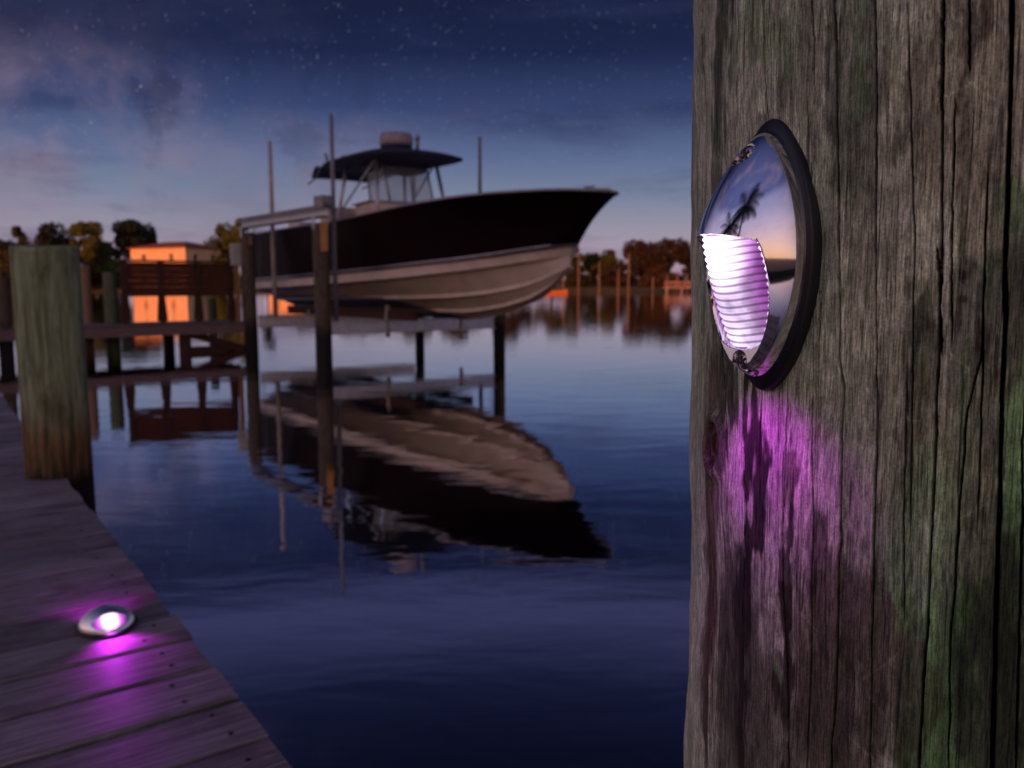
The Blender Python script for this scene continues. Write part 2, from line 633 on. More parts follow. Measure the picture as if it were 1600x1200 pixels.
piling('timber_piling', -1.652, 2.955, 1.535, 0.110, greenpile_mat(),
       'thick green stained timber piling with rusty base at the near dock edge', seed=4)

# ------------------------------------------------------------------ boat lift
UA = Vector((0.62, -0.785, 0)).normalized()        # towards the bow
VA = Vector((-UA.y, UA.x, 0))                      # towards the port side
OA = Vector((-2.9, 17.7, 0))
PB = Vector((-3.475, 15.2, 0))
PA = Vector((-5.67, 17.95, 0))
PD = Vector((-0.27, 17.72, 0))
PC = Vector((-2.24, 20.05, 0))
TOPZ = 2.58
for nm, p_, tz, rr_, lab, sd in (('a', PA, 2.52, 0.14, 'brown lift piling at the outer end of the far dock, below the metal beam end', 21),
                            ('b', PB, 2.50, 0.15, 'brown lift piling nearest the camera, with an orange wooden bracket at its top', 22),
                            ('c', PC, 2.5, 0.105, 'thin dark lift piling seen under the middle of the hull', 23),
                            ('d', PD, 2.5, 0.125, 'dark lift piling standing under the bow of the boat', 24)):
    piling('lift_piling', p_.x, p_.y, tz, rr_, M_pile, lab, 'pilings of the boat lift', seed=sd)

lift = empty('boat_lift', (0, 0, 0), 0, 'metal boat lift on four pilings, holding the dark hulled boat over the water', 'boat lift')


def up(v, z):
    return Vector((v.x, v.y, z))


for a, b in ((PB, PA), (PD, PC)):
    d = (b - a).normalized()
    m_ = MB()
    s0, s1 = a - d * 0.32, b + d * 0.3
    m_.bar(up(s0, TOPZ + 0.05), up(s1, TOPZ + 0.05), 0.26, 0.012)
    m_.bar(up(s0, TOPZ + 0.18), up(s1, TOPZ + 0.18), 0.20, 0.012)
    m_.bar(up(s0, TOPZ + 0.115), up(s1, TOPZ + 0.115), 0.014, 0.118)
    m_.build('top_beam', M_alu, lift)
    sd = d.cross(Vector((0, 0, 1)))
    m_ = MB().tube([up(s0 + sd * 0.02, TOPZ + 0.24), up(s1 + sd * 0.02, TOPZ + 0.24)], 0.035, 10)
    for q in (0.1, 0.5, 0.9):
        pp = s0.lerp(s1, q)
        m_.bar(up(pp - sd * .06, TOPZ + 0.21), up(pp + sd * .06, TOPZ + 0.21), 0.05, 0.05)
    m_.build('drive_shaft', M_aludull, lift)
    m_ = MB().box(tuple(up(s0 + d * 0.14, TOPZ + 0.30)), (0.26, 0.34, 0.22), rz=math.atan2(d.y, d.x) + math.pi / 2)
    m_.tube([up(s0 - d * 0.02, TOPZ + 0.3), up(s0 - d * 0.12, TOPZ + 0.3)], 0.085, 14)
    m_.build('motor', M_aludull, lift, bevel=0.02)
    for p_, sgnv in ((a, 1), (b, 1)):
        for q in (-1, 1):
            MB().bar(up(p_ + sd * 0.14 * q, TOPZ - 0.16), up(p_ + sd * 0.14 * q, TOPZ + 0.04), 0.10, 0.012, up=sd).build('post_bracket', M_alu, lift)
CZ = 0.62
for a, b in ((PB, PD), (PA, PC)):
    d = (b - a).normalized()
    m_ = MB()
    s0, s1 = a + d * 0.17, b - d * 0.15
    sd = d.cross(Vector((0, 0, 1)))
    m_.bar(up(s0, CZ + 0.12), up(s1, CZ + 0.12), 0.17, 0.016)
    m_.bar(up(s0, CZ - 0.12), up(s1, CZ - 0.12), 0.17, 0.016)
    m_.bar(up(s0, CZ), up(s1, CZ), 0.016, 0.224)
    m_.build('cradle_beam', M_alu, lift)
    for p_, q in ((s0, 1), (s1, -1)):
        for dx in (0.03, 0.09):
            MB().tube([up(p_ + d * dx * q, CZ + 0.1), up(p_ + d * dx * q, TOPZ + 0.05)], 0.006, 6).build('cable', M_aludull, lift)
for q in (-0.62, 0.62):
    m_ = MB()
    for z0 in (0.0,):
        a_ = OA + UA * 2.6 + VA * q
        b_ = OA - UA * 3.1 + VA * q
        m_.bar(up(a_, 0.835), up(b_, 0.835), 0.09, 0.18)
    m_.build('bunk_board', M_darkwood, lift)
    for base_, dirv in ((PB, VA), (PA, VA)):
        s_ = (OA - base_).dot(dirv) + q
        pc = base_ + dirv * s_
        MB().box((pc.x, pc.y, 0.79), (0.12, 0.12, 0.13), rz=0.66).build('bunk_bracket', M_aludull, lift)
# guide poles
for p_, tz, mt, r_ in ((PB + VA * 0.27, 4.47, M_darkpipe, 0.042), (PA + VA * 0.42 + UA * 0.35, 4.42, M_pvc, 0.05),
                  (PD - VA * 0.5, 4.42, M_darkpipe, 0.042), (PC - VA * 0.1, 4.0, M_darkpipe, 0.042)):
    m_ = MB().tube([up(p_, CZ + 0.1), up(p_, 2.2), up(p_, 3.4), up(p_, tz)], [r_, r_, r_ * .92, r_ * .8], 12)
    g_ = m_.build('guide_pole', mt, lift)
MB().bar(up(PA + VA * 0.42, CZ + 0.14), up(PA + VA * 0.42 + UA * 0.38, CZ + 0.14), 0.08, 0.03).build('pole_arm', M_alu, lift)
pst = PB + VA * 1.36
MB().tube([up(pst, 0.4), up(pst, 1.02)], 0.045, 10).build('cradle_stub', M_pvc, lift)
pst = PD - VA * 1.0
MB().tube([up(pst, 0.3), up(pst, 0.75)], 0.04, 10).build('cradle_stub', M_pvc, lift)
# orange wooden bracket on the near lift piling
rb = PB + Vector((0.07, -0.15, 0))
MB().box((rb.x + 0.03, rb.y, 2.26), (0.13, 0.05, 0.52), rz=0.25).build('wooden_bracket', M_bracket, lift, bevel=0.012)
rb = PA + Vector((0.1, -0.12, 0))
MB().box((rb.x, rb.y, 2.36), (0.08, 0.05, 0.22), rz=0.25).build('wooden_bracket', wood('grey_bracket', (0.3, 0.2, 0.13), (0.18, 0.12, 0.08)), lift, bevel=0.012)

# ------------------------------------------------------------------ the boat
def interp(tab, x):
    if x <= tab[0][0]: return tab[0][1]
    for (a, va), (b, vb) in zip(tab, tab[1:]):
        if x <= b:
            k = (x - a) / (b - a)
            return va + (vb - va) * k
    return tab[-1][1]


def smooth_tab(tab):
    xs_ = np.array([a for a, _ in tab]); ys_ = np.array([b for _, b in tab])
    xx = np.linspace(xs_[0], xs_[-1], 240)
    yy = np.interp(xx, xs_, ys_)
    ker = np.hanning(15); ker /= ker.sum()
    pad = np.concatenate([yy[0] - (yy[1:8] - yy[0])[::-1], yy, yy[-1] - (yy[-8:-1] - yy[-1])[::-1]])
    ys2 = np.convolve(pad, ker, 'valid')
    return list(zip(xx.tolist(), ys2.tolist()))


# all stations share a parameter f in 0..1 (stern .. bow); each longitudinal line has its own bow end on the stem
T0 = -3.38
stem = smooth_tab([(0.80, 3.6), (0.83, 3.95), (0.95, 4.68), (1.15, 5.29), (1.41, 5.73), (1.736, 6.03), (2.0, 6.18), (2.15, 6.32), (2.34, 6.50), (2.55, 6.72), (2.76, 6.95)])
zsheer = smooth_tab([(T0, 2.57), (-1.3, 2.585), (1.1, 2.605), (2.1, 2.645), (3.0, 2.70), (4.0, 2.75), (4.8, 2.78), (5.5, 2.79), (6.5, 2.785), (6.95, 2.76)])
zpaint = smooth_tab([(T0, 1.50), (-1, 1.56), (0.74, 1.61), (2.5, 1.685), (4.3, 1.787), (5.05, 1.85), (5.9, 1.95), (6.2, 2.0)])
bsheer = lambda t: 1.5 * (max(0.0, 1 - max(0.0, (t - 1.2) / 5.76) ** 2.5)) ** 0.56 * (1 - 0.05 * max(0, (-1 - t) / 2.6))
bpaint = lambda t: 1.36 * (max(0.0, 1 - max(0.0, (t - 0.3) / 5.92) ** 2.0)) ** 0.62
ZCH = 0.17

NS = 64
def line(tend, zf, bf, off=0):
    pts = []
    for i in range(NS + 1):
        f = i / NS
        f = 1 - (1 - f) ** 1.35
        t = T0 + (tend - T0) * f
        pts.append((t, bf(t) if i < NS else 0.0, zf(t)))
    return pts

L_sheer = line(6.95, lambda t: interp(zsheer, t), bsheer)
L_paint = line(6.2, lambda t: interp(zpaint, t), bpaint)
# chine: a little below the paint line, with its own end on the stem
tch = 6.12
zch = lambda t: interp(zpaint, t) - 0.165 + 0.03 * max(0, (t - 3) / 3)
bch = lambda t: 1.33 * (max(0.0, 1 - max(0.0, (t - 0.2) / 5.93) ** 2.0)) ** 0.66
L_chine = line(tch, zch, bch)
# keel: straight 0.80 aft then follows the stem up
keel_end = tch - 0.03
def zkeel(t):
    if t < 3.6: return 0.80
    # invert stem
    for (za, ta), (zb, tb) in zip(stem, stem[1:]):
        if ta <= t <= tb:
            return za + (zb - za) * (t - ta) / max(1e-6, tb - ta)
    return stem[-1][0]
L_keel = line(keel_end, zkeel, lambda t: 0.0)


def lerp3(a, b, k): return tuple(a[i] + (b[i] - a[i]) * k for i in range(3))


def w3(p, side):  # local (t, b, z) -> world, side -1 starboard (near), +1 port
    q = OA + UA * p[0] + VA * (p[1] * side)
    return (q.x, q.y, p[2])


def gloss(name, col, rough, coat=0.6):
    m = pmat(name, col, rough, 0, tuple(k * 0.85 for k in col[:3]), 3)
    b = m.node_tree.nodes['Principled BSDF']
    b.inputs['Coat Weight'].default_value = coat
    b.inputs['Coat Roughness'].default_value = 0.08
    return m


M_navy = gloss('maroon_black_gelcoat', (0.011, 0.003, 0.005), 0.5, 0.0)
M_navy.node_tree.nodes['Principled BSDF'].inputs['Specular IOR Level'].default_value = 0.04
M_hullwhite = gloss('white_gelcoat', (0.80, 0.62, 0.50), 0.45, 0.05)
def shade_underside(m):
    # shade under the after part of the hull, put into the base colour
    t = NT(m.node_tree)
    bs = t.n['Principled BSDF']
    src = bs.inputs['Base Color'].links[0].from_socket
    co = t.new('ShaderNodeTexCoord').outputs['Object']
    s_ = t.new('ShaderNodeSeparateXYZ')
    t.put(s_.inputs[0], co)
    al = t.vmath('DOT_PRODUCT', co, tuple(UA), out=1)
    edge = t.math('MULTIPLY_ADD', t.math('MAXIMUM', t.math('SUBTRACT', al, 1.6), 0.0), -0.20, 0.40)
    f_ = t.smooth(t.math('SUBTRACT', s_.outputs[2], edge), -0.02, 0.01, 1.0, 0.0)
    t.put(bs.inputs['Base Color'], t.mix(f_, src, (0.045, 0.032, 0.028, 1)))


shade_underside(M_hullwhite)
M_white = gloss('deck_gelcoat', (0.62, 0.54, 0.50), 0.4, 0.1)
M_navycanvas = pmat('navy_canvas', (0.012, 0.016, 0.035), 0.7, 0, (0.018, 0.022, 0.045), 12, bump=0.1)
M_vinyl = pmat('clear_vinyl', (0.5, 0.55, 0.62), 0.1, 0)
_b = M_vinyl.node_tree.nodes['Principled BSDF']
_b.inputs['Alpha'].default_value = 0.35
M_cream = pmat('cream_console', (0.56, 0.42, 0.32), 0.5, 0, (0.48, 0.35, 0.27), 4)

boat = empty('motor_boat', tuple(up(OA, 0.78)), 0, 'dark maroon and white centre console motor boat raised on the lift above the water', 'boat')
BO = boat.location.copy()


def bbuild(m_, name, mat, bevel=0):
    m_.v = [(x - BO.x, y - BO.y, z - BO.z) for x, y, z in m_.v]
    return m_.build(name, mat, boat, bevel=bevel)


# topsides with bow flare
m_ = MB()
for side in (-1, 1):
    rows_ = []
    for i in range(NS + 1):
        a, b = L_paint[i], L_sheer[i]
        row = []
        fl = max(0, (i / NS - 0.45) / 0.55)
        for k in range(11):
            q = k / 10
            p = lerp3(a, b, q)
            flare = -0.30 * fl ** 1.2 * (1 - fl ** 6) * math.sin(math.pi * q) * 0.9
            bb = max(0, p[1] + flare * (0.7 + 0.3 * q))
            tt = p[0]
            if i == NS:    # the stem itself follows the photographed curve
                bb = 0
                tt = interp(stem, p[2])
            else:
                tt = p[0] + (interp(stem, lerp3(L_paint[NS], L_sheer[NS], q)[2]) - lerp3(L_paint[NS], L_sheer[NS], q)[0]) * (i / NS) ** 6
            row.append(w3((tt, bb, p[2]), side))
        rows_.append(row)
    m_.grid(rows_, flip=(side == 1))
    # transom half
bbuild(m_, 'topsides', M_navy)
# band from paint line to chine and the bottom with strakes
m_ = MB()
for side in (-1, 1):
    rows_ = []
    for i in range(NS + 1):
        P1, P2, P3 = L_paint[i], L_chine[i], L_keel[i]
        lip = (P2[0], P2[1] + 0.02 * min(1, (NS - i) / 6), P2[2] - 0.004)
        flat = (P2[0], max(0, P2[1] - 0.09 * min(1, (NS - i) / 8)), P2[2] - 0.012)
        row = [P1, lerp3(P1, P2, 0.5), lip, flat]
        bow = (i / NS) ** 3
        for q in (0.12, 0.24, 0.345, 0.36, 0.372, 0.48, 0.60, 0.695, 0.71, 0.722, 0.82, 0.92, 1.0):
            p = list(lerp3(flat, P3, q))
            p[2] -= 0.10 * math.sin(math.pi * q) * (0.35 + 1.3 * bow)      # convex sections
            fade = min(1, (NS - i) / 10)
            if q in (0.36, 0.71): p[2] -= 0.05 * fade; p[1] += 0.012 * fade
            if q in (0.372, 0.722): p[2] -= 0.048 * fade; p[1] -= 0.035 * fade
            row.append(tuple(p))
        rows_.append([w3(p, side) for p in row])
    m_.grid(rows_, flip=(side == 1), smooth=True)
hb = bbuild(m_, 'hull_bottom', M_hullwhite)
es = hb.modifiers.new('split', 'EDGE_SPLIT'); es.split_angle = rad(28)
# boot stripe
m_ = MB()
for side in (-1, 1):
    rows_ = []
    for i in range(NS + 1):
        t, b, z = L_paint[i]
        rows_.append([w3((t + (0.012 if i == NS else 0), b + 0.006, z - 0.012), side), w3((t + (0.02 if i == NS else 0), b + 0.02, z + 0.012), side), w3((t + (0.018 if i == NS else 0), b + 0.012, z + 0.04), side)])
    m_.grid(rows_, flip=(side == 1))
bbuild(m_, 'boot_stripe', pmat('stripe', (0.015, 0.012, 0.014), 0.3))
m_ = MB()
for side in (-1, 1):
    rows_ = []
    for i in range(NS + 1):
        t, b, z = L_paint[i]
        e = 0.01 if i == NS else 0
        rows_.append([w3((t + e, b + 0.014, z + 0.042), side), w3((t + 2 * e, b + 0.018, z + 0.055), side), w3((t + e, b + 0.006, z + 0.062), side)])
    m_.grid(rows_, flip=(side == 1))
bbuild(m_, 'pin_stripe', M_alu)
# rub rail and deck
m_ = MB()
for side in (-1, 1):
    m_.tube([Vector(w3((t, b + 0.004, z), side)) for t, b, z in L_sheer], 0.022, 8)
bbuild(m_, 'rub_rail', pmat('rub_rail_pale', (0.40, 0.36, 0.37), 0.35, 0.3))
m_ = MB()
rows_ = []
for i in range(NS + 1):
    t, b, z = L_sheer[i]
    row = []
    for k in range(-6, 7):
        q = k / 6
        row.append(w3((t, abs(b * q), z + 0.05 * (1 - q * q) * (i / NS) + 0.0), -1 if k < 0 else 1))
    rows_.append(row)
m_.grid(rows_, flip=True)
bbuild(m_, 'foredeck', M_white)
# transom
t0 = T0
prof_t = [L_sheer[0], L_paint[0], L_chine[0], L_keel[0]]
vs = [w3(p, -1) for p in prof_t] + [w3(p, 1) for p in prof_t[:3]][::-1]
m_ = MB().add(vs, [tuple(range(len(vs)))])
bbuild(m_, 'transom', M_navy)
# console, seat, T-top, radar
def cb(m_, t, s, z, d, rz=0):   # box in boat axes: t along, s across(+port)
    q = OA + UA * t + VA * s
    return m_.box((q.x, q.y, z), d, rz=math.atan2(UA.y, UA.x) + rz)
def bp(t, s, z):
    q = OA + UA * t + VA * s
    return Vector((q.x, q.y, z))

# console body with slanted front
def prism(m_, pts_tz, s0, s1):
    n = len(pts_tz)
    vs = [bp(t, s0, z) for t, z in pts_tz] + [bp(t, s1, z) for t, z in pts_tz]
    fs = [tuple(range(n))[::-1], tuple(range(n, 2 * n))] + [(i, (i + 1) % n, n + (i + 1) % n, n + i) for i in range(n)]
    return m_.add(vs, fs)

m_ = MB()
prism(m_, [(0.1, 2.3), (1.95, 2.3), (1.9, 2.78), (1.65, 2.98), (0.75, 3.06), (0.1, 3.02)], -0.52, 0.52)
con = bbuild(m_, 'console', M_cream, bevel=0.04)
m_ = MB()
prism(m_, [(0.06, 3.03), (0.78, 3.065), (1.66, 2.985), (1.66, 3.005), (0.78, 3.09), (0.06, 3.055)], -0.55, 0.55)
bbuild(m_, 'console_trim', M_aludull)
m_ = MB()
prism(m_, [(0.75, 3.09), (1.52, 3.03), (1.25, 3.80), (0.62, 3.82)], -0.50, 0.50)
bbuild(m_, 'enclosure', M_vinyl)
for s_ in (-0.5, 0.5):
    bbuild(MB().tube([bp(1.52, s_, 3.03), bp(1.25, s_, 3.82)], 0.02, 8), 'windshield_post', M_aludull)
    bbuild(MB().tube([bp(0.75, s_, 3.09), bp(0.62, s_, 3.82)], 0.02, 8), 'windshield_post', M_aludull)
m_ = MB()
cb(m_, -0.95, 0, 2.62, (0.75, 1.25, 0.62))
lp = bbuild(m_, 'leaning_post', M_cream, bevel=0.06)
m_ = MB()
cb(m_, -1.2, 0, 3.0, (0.10, 1.15, 0.22))
bbuild(m_, 'seat_back', M_white, bevel=0.04)
m_ = MB()
cb(m_, -2.35, 0, 2.62, (0.6, 1.6, 0.42))
bbuild(m_, 'aft_bench', M_white, bevel=0.06)
# T-top legs
for s_ in (-0.78, 0.78):
    for (ta, za, tb, zb) in ((-0.15, 2.35, 0.12, 3.86), (1.62, 2.35, 1.35, 3.86)):
        MBt = MB().tube([bp(ta, s_ * 1.0, za), bp((ta + tb) / 2, s_ * 0.98, (za + zb) / 2), bp(tb, s_ * 0.86, zb)], 0.036, 10)
        bbuild(MBt, 'top_leg', M_alu)
for s_ in (-0.7, 0.7):
    bbuild(MB().tube([bp(-0.05, s_ * 1.08, 2.9), bp(1.35, s_ * 0.95, 3.86)], 0.02, 8), 'top_brace', M_alu)
# hardtop: rounded superellipse plan, cambered
rows_t, rows_b = [], []
def se(u_, a, b, n=3.2):
    c, s_ = math.cos(u_), math.sin(u_)
    return (a * math.copysign(abs(c) ** (2 / n), c), b * math.copysign(abs(s_) ** (2 / n), s_))
m_ = MB()
NR, NA = 9, 56
TCX, TZ = 0.72, 3.88
def top_ring(k, sign):
    q = k / NR
    row = []
    for j in range(NA):
        a_, b_ = se(2 * math.pi * j / NA, 1.62 * q, 1.08 * q)
        z_ = TZ + sign * 0.0 + (0.20 * (1 - q ** 2.4) if sign > 0 else -0.02 - 0.10 * (1 - q ** 2)) - 0.02 * (a_ / 1.5) ** 2
        row.append(bp(TCX + a_, b_, z_))
    return row
m_.grid([top_ring(k, 1) for k in range(NR, -1, -1)], closed=True)
m_.grid([top_ring(k, -1) for k in range(0, NR + 1)], closed=True)
m_.grid([top_ring(NR, -1), top_ring(NR, 1)], closed=True)
bbuild(m_, 'hardtop', M_navycanvas)
m_ = MB()
prism(m_, [(0.55, 3.64), (1.15, 3.64), (1.45, 3.82), (0.35, 3.82)], -0.55, 0.55)
bbuild(m_, 'electronics_box', M_navycanvas, bevel=0.05)
# aft shade extension
m_ = MB()
rows_ = []
for i in range(6):
    q = i / 5
    rows_.append([bp(-0.75 - 0.75 * q, s_ * (0.95 - 0.25 * q), 3.90 - 0.13 * q * q - 0.02 * abs(s_)) for s_ in (-1, -0.5, 0, 0.5, 1)])
m_.grid(rows_)
sh = bbuild(m_, 'aft_shade', M_navycanvas)
sm_ = sh.modifiers.new('solid', 'SOLIDIFY'); sm_.thickness = 0.03
for s_ in (-0.9, 0.9):
    bbuild(MB().tube([bp(-0.6, s_, 3.86), bp(-1.25, s_ * 0.8, 3.70), bp(-1.75, s_ * 0.75, 3.62)], 0.018, 8), 'shade_pole', M_aludull)
# rocket launchers / rod holders
for s_ in (-0.75, -0.35, 0.35, 0.75):
    m_ = MB().tube([bp(-0.55, s_, 3.90), bp(-0.68, s_, 4.14)], 0.03, 8)
    bbuild(m_, 'rod_holder', M_aludull)
q = bp(0.95, 0, 0)
m_ = MB().lathe([(0.13, 4.02), (0.13, 4.10), (0.30, 4.10), (0.32, 4.12), (0.32, 4.16)], 28, Matrix.Translation((q.x, q.y, 0)))
bbuild(m_, 'radar_base', M_navycanvas)
m_ = MB().lathe([(0.32, 4.162), (0.335, 4.20), (0.33, 4.34), (0.29, 4.40), (0.05, 4.43)], 28, Matrix.Translation((q.x, q.y, 0)))
bbuild(m_, 'radar_dome', pmat('radome', (0.34, 0.27, 0.29), 0.5))
m_ = MB().tube([bp(1.9, -0.1, 3.98), bp(1.9, -0.1, 4.2)], 0.035, 10)
m_.lathe([(0.05, 0), (0.05, 0.08), (0.02, 0.1)], 12, Matrix.Translation(bp(1.9, -0.1, 4.14)))
bbuild(m_, 'mast_light', M_aludull)
# bow cleat and bow eye
m_ = MB().tube([bp(6.02, -0.16, 2.03), bp(6.02, -0.22, 2.05), bp(6.08, -0.22, 2.07)], 0.018, 8)
bbuild(m_, 'bow_eye', M_alu)
m_ = MB().tube([bp(6.55, -0.1, 2.84), bp(6.75, -0.1, 2.84)], 0.018, 8)
m_.tube([bp(6.65, -0.1, 2.78), bp(6.65, -0.1, 2.84)], 0.018, 8)
bbuild(m_, 'cleat', M_alu)

# ------------------------------------------------------------------ far dock
dk2 = empty('far_dock', tuple(up(PA, 0.61)), math.atan2(-VA.y, -VA.x), 'brown timber dock crossing behind the green piling towards the boat lift', 'dock')
# local: x = away from the lift along the dock, y -> world?
yl = Matrix.Rotation(math.atan2(-VA.y, -VA.x), 3, 'Z') @ Vector((0, 1, 0))
bs_ = 1 if yl.dot(UA) < 0 else -1      # direction away from the camera (behind)
DW = 1.5
m_ = MB()
rr = random.Random(8)
x = -0.05
while x < 9.5:
    m_.box((x + 0.07, bs_ * (DW / 2), -0.019), (0.138, DW + 0.06 + rr.uniform(-.02, .02), 0.038))
    x += 0.145
m_.build('deck_boards', M_dockwood, dk2)
m_ = MB().box((4.7, -bs_ * 0.0, -0.13), (9.6, 0.05, 0.185))
m_.build('fascia_board', wood('fascia_wood', (0.27, 0.18, 0.165), (0.16, 0.10, 0.09), (1, 30, 22)), dk2)
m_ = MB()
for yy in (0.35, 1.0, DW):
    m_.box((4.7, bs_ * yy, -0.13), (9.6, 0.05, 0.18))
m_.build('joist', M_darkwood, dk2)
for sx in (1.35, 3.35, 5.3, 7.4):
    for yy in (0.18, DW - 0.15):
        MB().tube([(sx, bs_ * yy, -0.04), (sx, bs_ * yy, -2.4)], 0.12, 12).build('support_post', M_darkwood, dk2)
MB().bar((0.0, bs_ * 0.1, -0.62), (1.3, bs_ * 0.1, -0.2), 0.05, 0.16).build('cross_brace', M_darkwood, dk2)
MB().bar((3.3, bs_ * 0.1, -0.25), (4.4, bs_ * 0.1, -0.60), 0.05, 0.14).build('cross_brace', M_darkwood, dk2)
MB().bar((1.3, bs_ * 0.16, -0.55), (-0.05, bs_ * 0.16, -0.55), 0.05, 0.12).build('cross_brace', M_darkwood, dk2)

# railing panel on the dock
ra = Vector((-7.92, 16.9, 0.61))
rl = 2.24
rail = empty('deck_railing', tuple(ra), math.atan2(VA.y, VA.x), 'dark reddish brown boarded railing panel standing on the far dock', 'railing')
for k in range(5):
    o_ = MB().box((rl / 2, 0, 0.70 + 0.125 * k), (rl - 0.02, 0.03, 0.1235)).build('board', M_railwood, rail)
for q in (0.03, rl / 3, 2 * rl / 3, rl - 0.03):
    m_ = MB().box((q, -0.04, 0.64), (0.11, 0.05, 1.27))
    m_.add([(q - 0.055, -0.06, 0.64), (q + 0.055, -0.06, 0.64), (q + 0.1, -0.06, 0.05), (q - 0.1, -0.06, 0.05),
            (q - 0.055, 0.03, 0.64), (q + 0.055, 0.03, 0.64), (q + 0.1, 0.03, 0.05), (q - 0.1, 0.03, 0.05)],
           [(0, 1, 2, 3), (7, 6, 5, 4), (0, 3, 7, 4), (1, 5, 6, 2), (3, 2, 6, 7)])
    m_.build('post', M_darkwood, rail)
MB().box((rl / 2, -0.02, 1.295), (rl + 0.1, 0.13, 0.04)).build('cap_board', M_darkwood, rail)
MB().box((rl / 2, -0.01, 0.60), (rl, 0.09, 0.07)).build('lower_rail', M_darkwood, rail)

# dock pilings sticking up
def dp(px, s_along=None, off=0.3):
    q = (px - 800) / 1290 / 1.007
    # intersect with a line parallel to the dock front, off metres behind it
    b0 = PA - UA * off
    s_ = (q * b0.y - b0.x) / (VA.x - q * VA.y)
    return b0 + VA * s_
for px, ty, r_, mat, lab, of in ((3, 432, 0.12, M_pile, 'dark dock piling at the left edge of the picture', 0.2),
                             (134, 414, 0.10, wood('tan_piling', (0.34, 0.20, 0.12), (0.2, 0.11, 0.07), (14, 14, 1)), 'tan dock piling just right of the green piling', 1.5),
                             (172, 426, 0.135, M_pilegreen, 'short mossy green dock piling left of the boarded railing', 1.0),
                             (330, 466, 0.10, M_pilegreen, 'low grey green dock piling behind the right part of the railing', 2.4)):
    p_ = dp(px, off=of)
    piling('dock_piling', p_.x, p_.y, hz(ty, p_.y), r_, mat, lab, 'pilings of the far dock', seed=px)
# utility pedestal by the lift piling
pp = dp(371, off=0.35)
ped = empty('power_pedestal', tuple(up(pp, 0.61)), 0.4, 'pale electrical box on a slim post beside the brown lift piling', 'electrical box')
MB().box((0, 0, 1.45), (0.24, 0.14, 0.48)).build('box', M_box, ped, bevel=0.015)
MB().box((0, -0.075, 1.45), (0.2, 0.012, 0.42)).build('lid', M_box, ped, bevel=0.004)
MB().box((0, 0.0, 0.60), (0.10, 0.10, 1.22)).build('post', M_bracket if False else wood('amber_post', (0.42, 0.2, 0.07), (0.26, 0.12, 0.045)), ped)
MB().tube([(0.24, -0.05, 0.0), (0.24, -0.05, 0.95), (0.16, -0.03, 1.1)], 0.04, 10).build('conduit', M_pvc, ped)

# ------------------------------------------------------------------ trees
def leafmat(name, a, b):
    m = bpy.data.materials.new(name)
    m.use_nodes = True
    t = NT(m.node_tree)
    bs = t.n['Principled BSDF']
    bs.inputs['Roughness'].default_value = 0.7
    bs.inputs['Specular IOR Level'].default_value = 0.2
    r_ = t.new('ShaderNodeNewGeometry').outputs['Random Per Island']
    co = t.new('ShaderNodeTexCoord').outputs['Object']
    n_ = t.noise(co, 0.35, 3)
    f_ = t.math('ADD', t.math('MULTIPLY', r_, 0.6), t.math('MULTIPLY', n_, 0.4))
    t.put(bs.inputs['Base Color'], t.mix(f_, (*a, 1), (*b, 1)))
    return m


M_leaf1 = leafmat('dark_leaves', (0.016, 0.022, 0.010), (0.055, 0.062, 0.022))
M_leaf2 = leafmat('olive_leaves', (0.030, 0.045, 0.010), (0.10, 0.13, 0.028))
M_leaf3 = leafmat('brown_leaves', (0.024, 0.021, 0.014), (0.065, 0.05, 0.034))
M_bark = wood('bark', (0.13, 0.085, 0.06), (0.06, 0.04, 0.03), (3, 3, 1))
M_barkl = wood('pale_bark', (0.55, 0.32, 0.20), (0.35, 0.2, 0.13), (3, 3, 1))


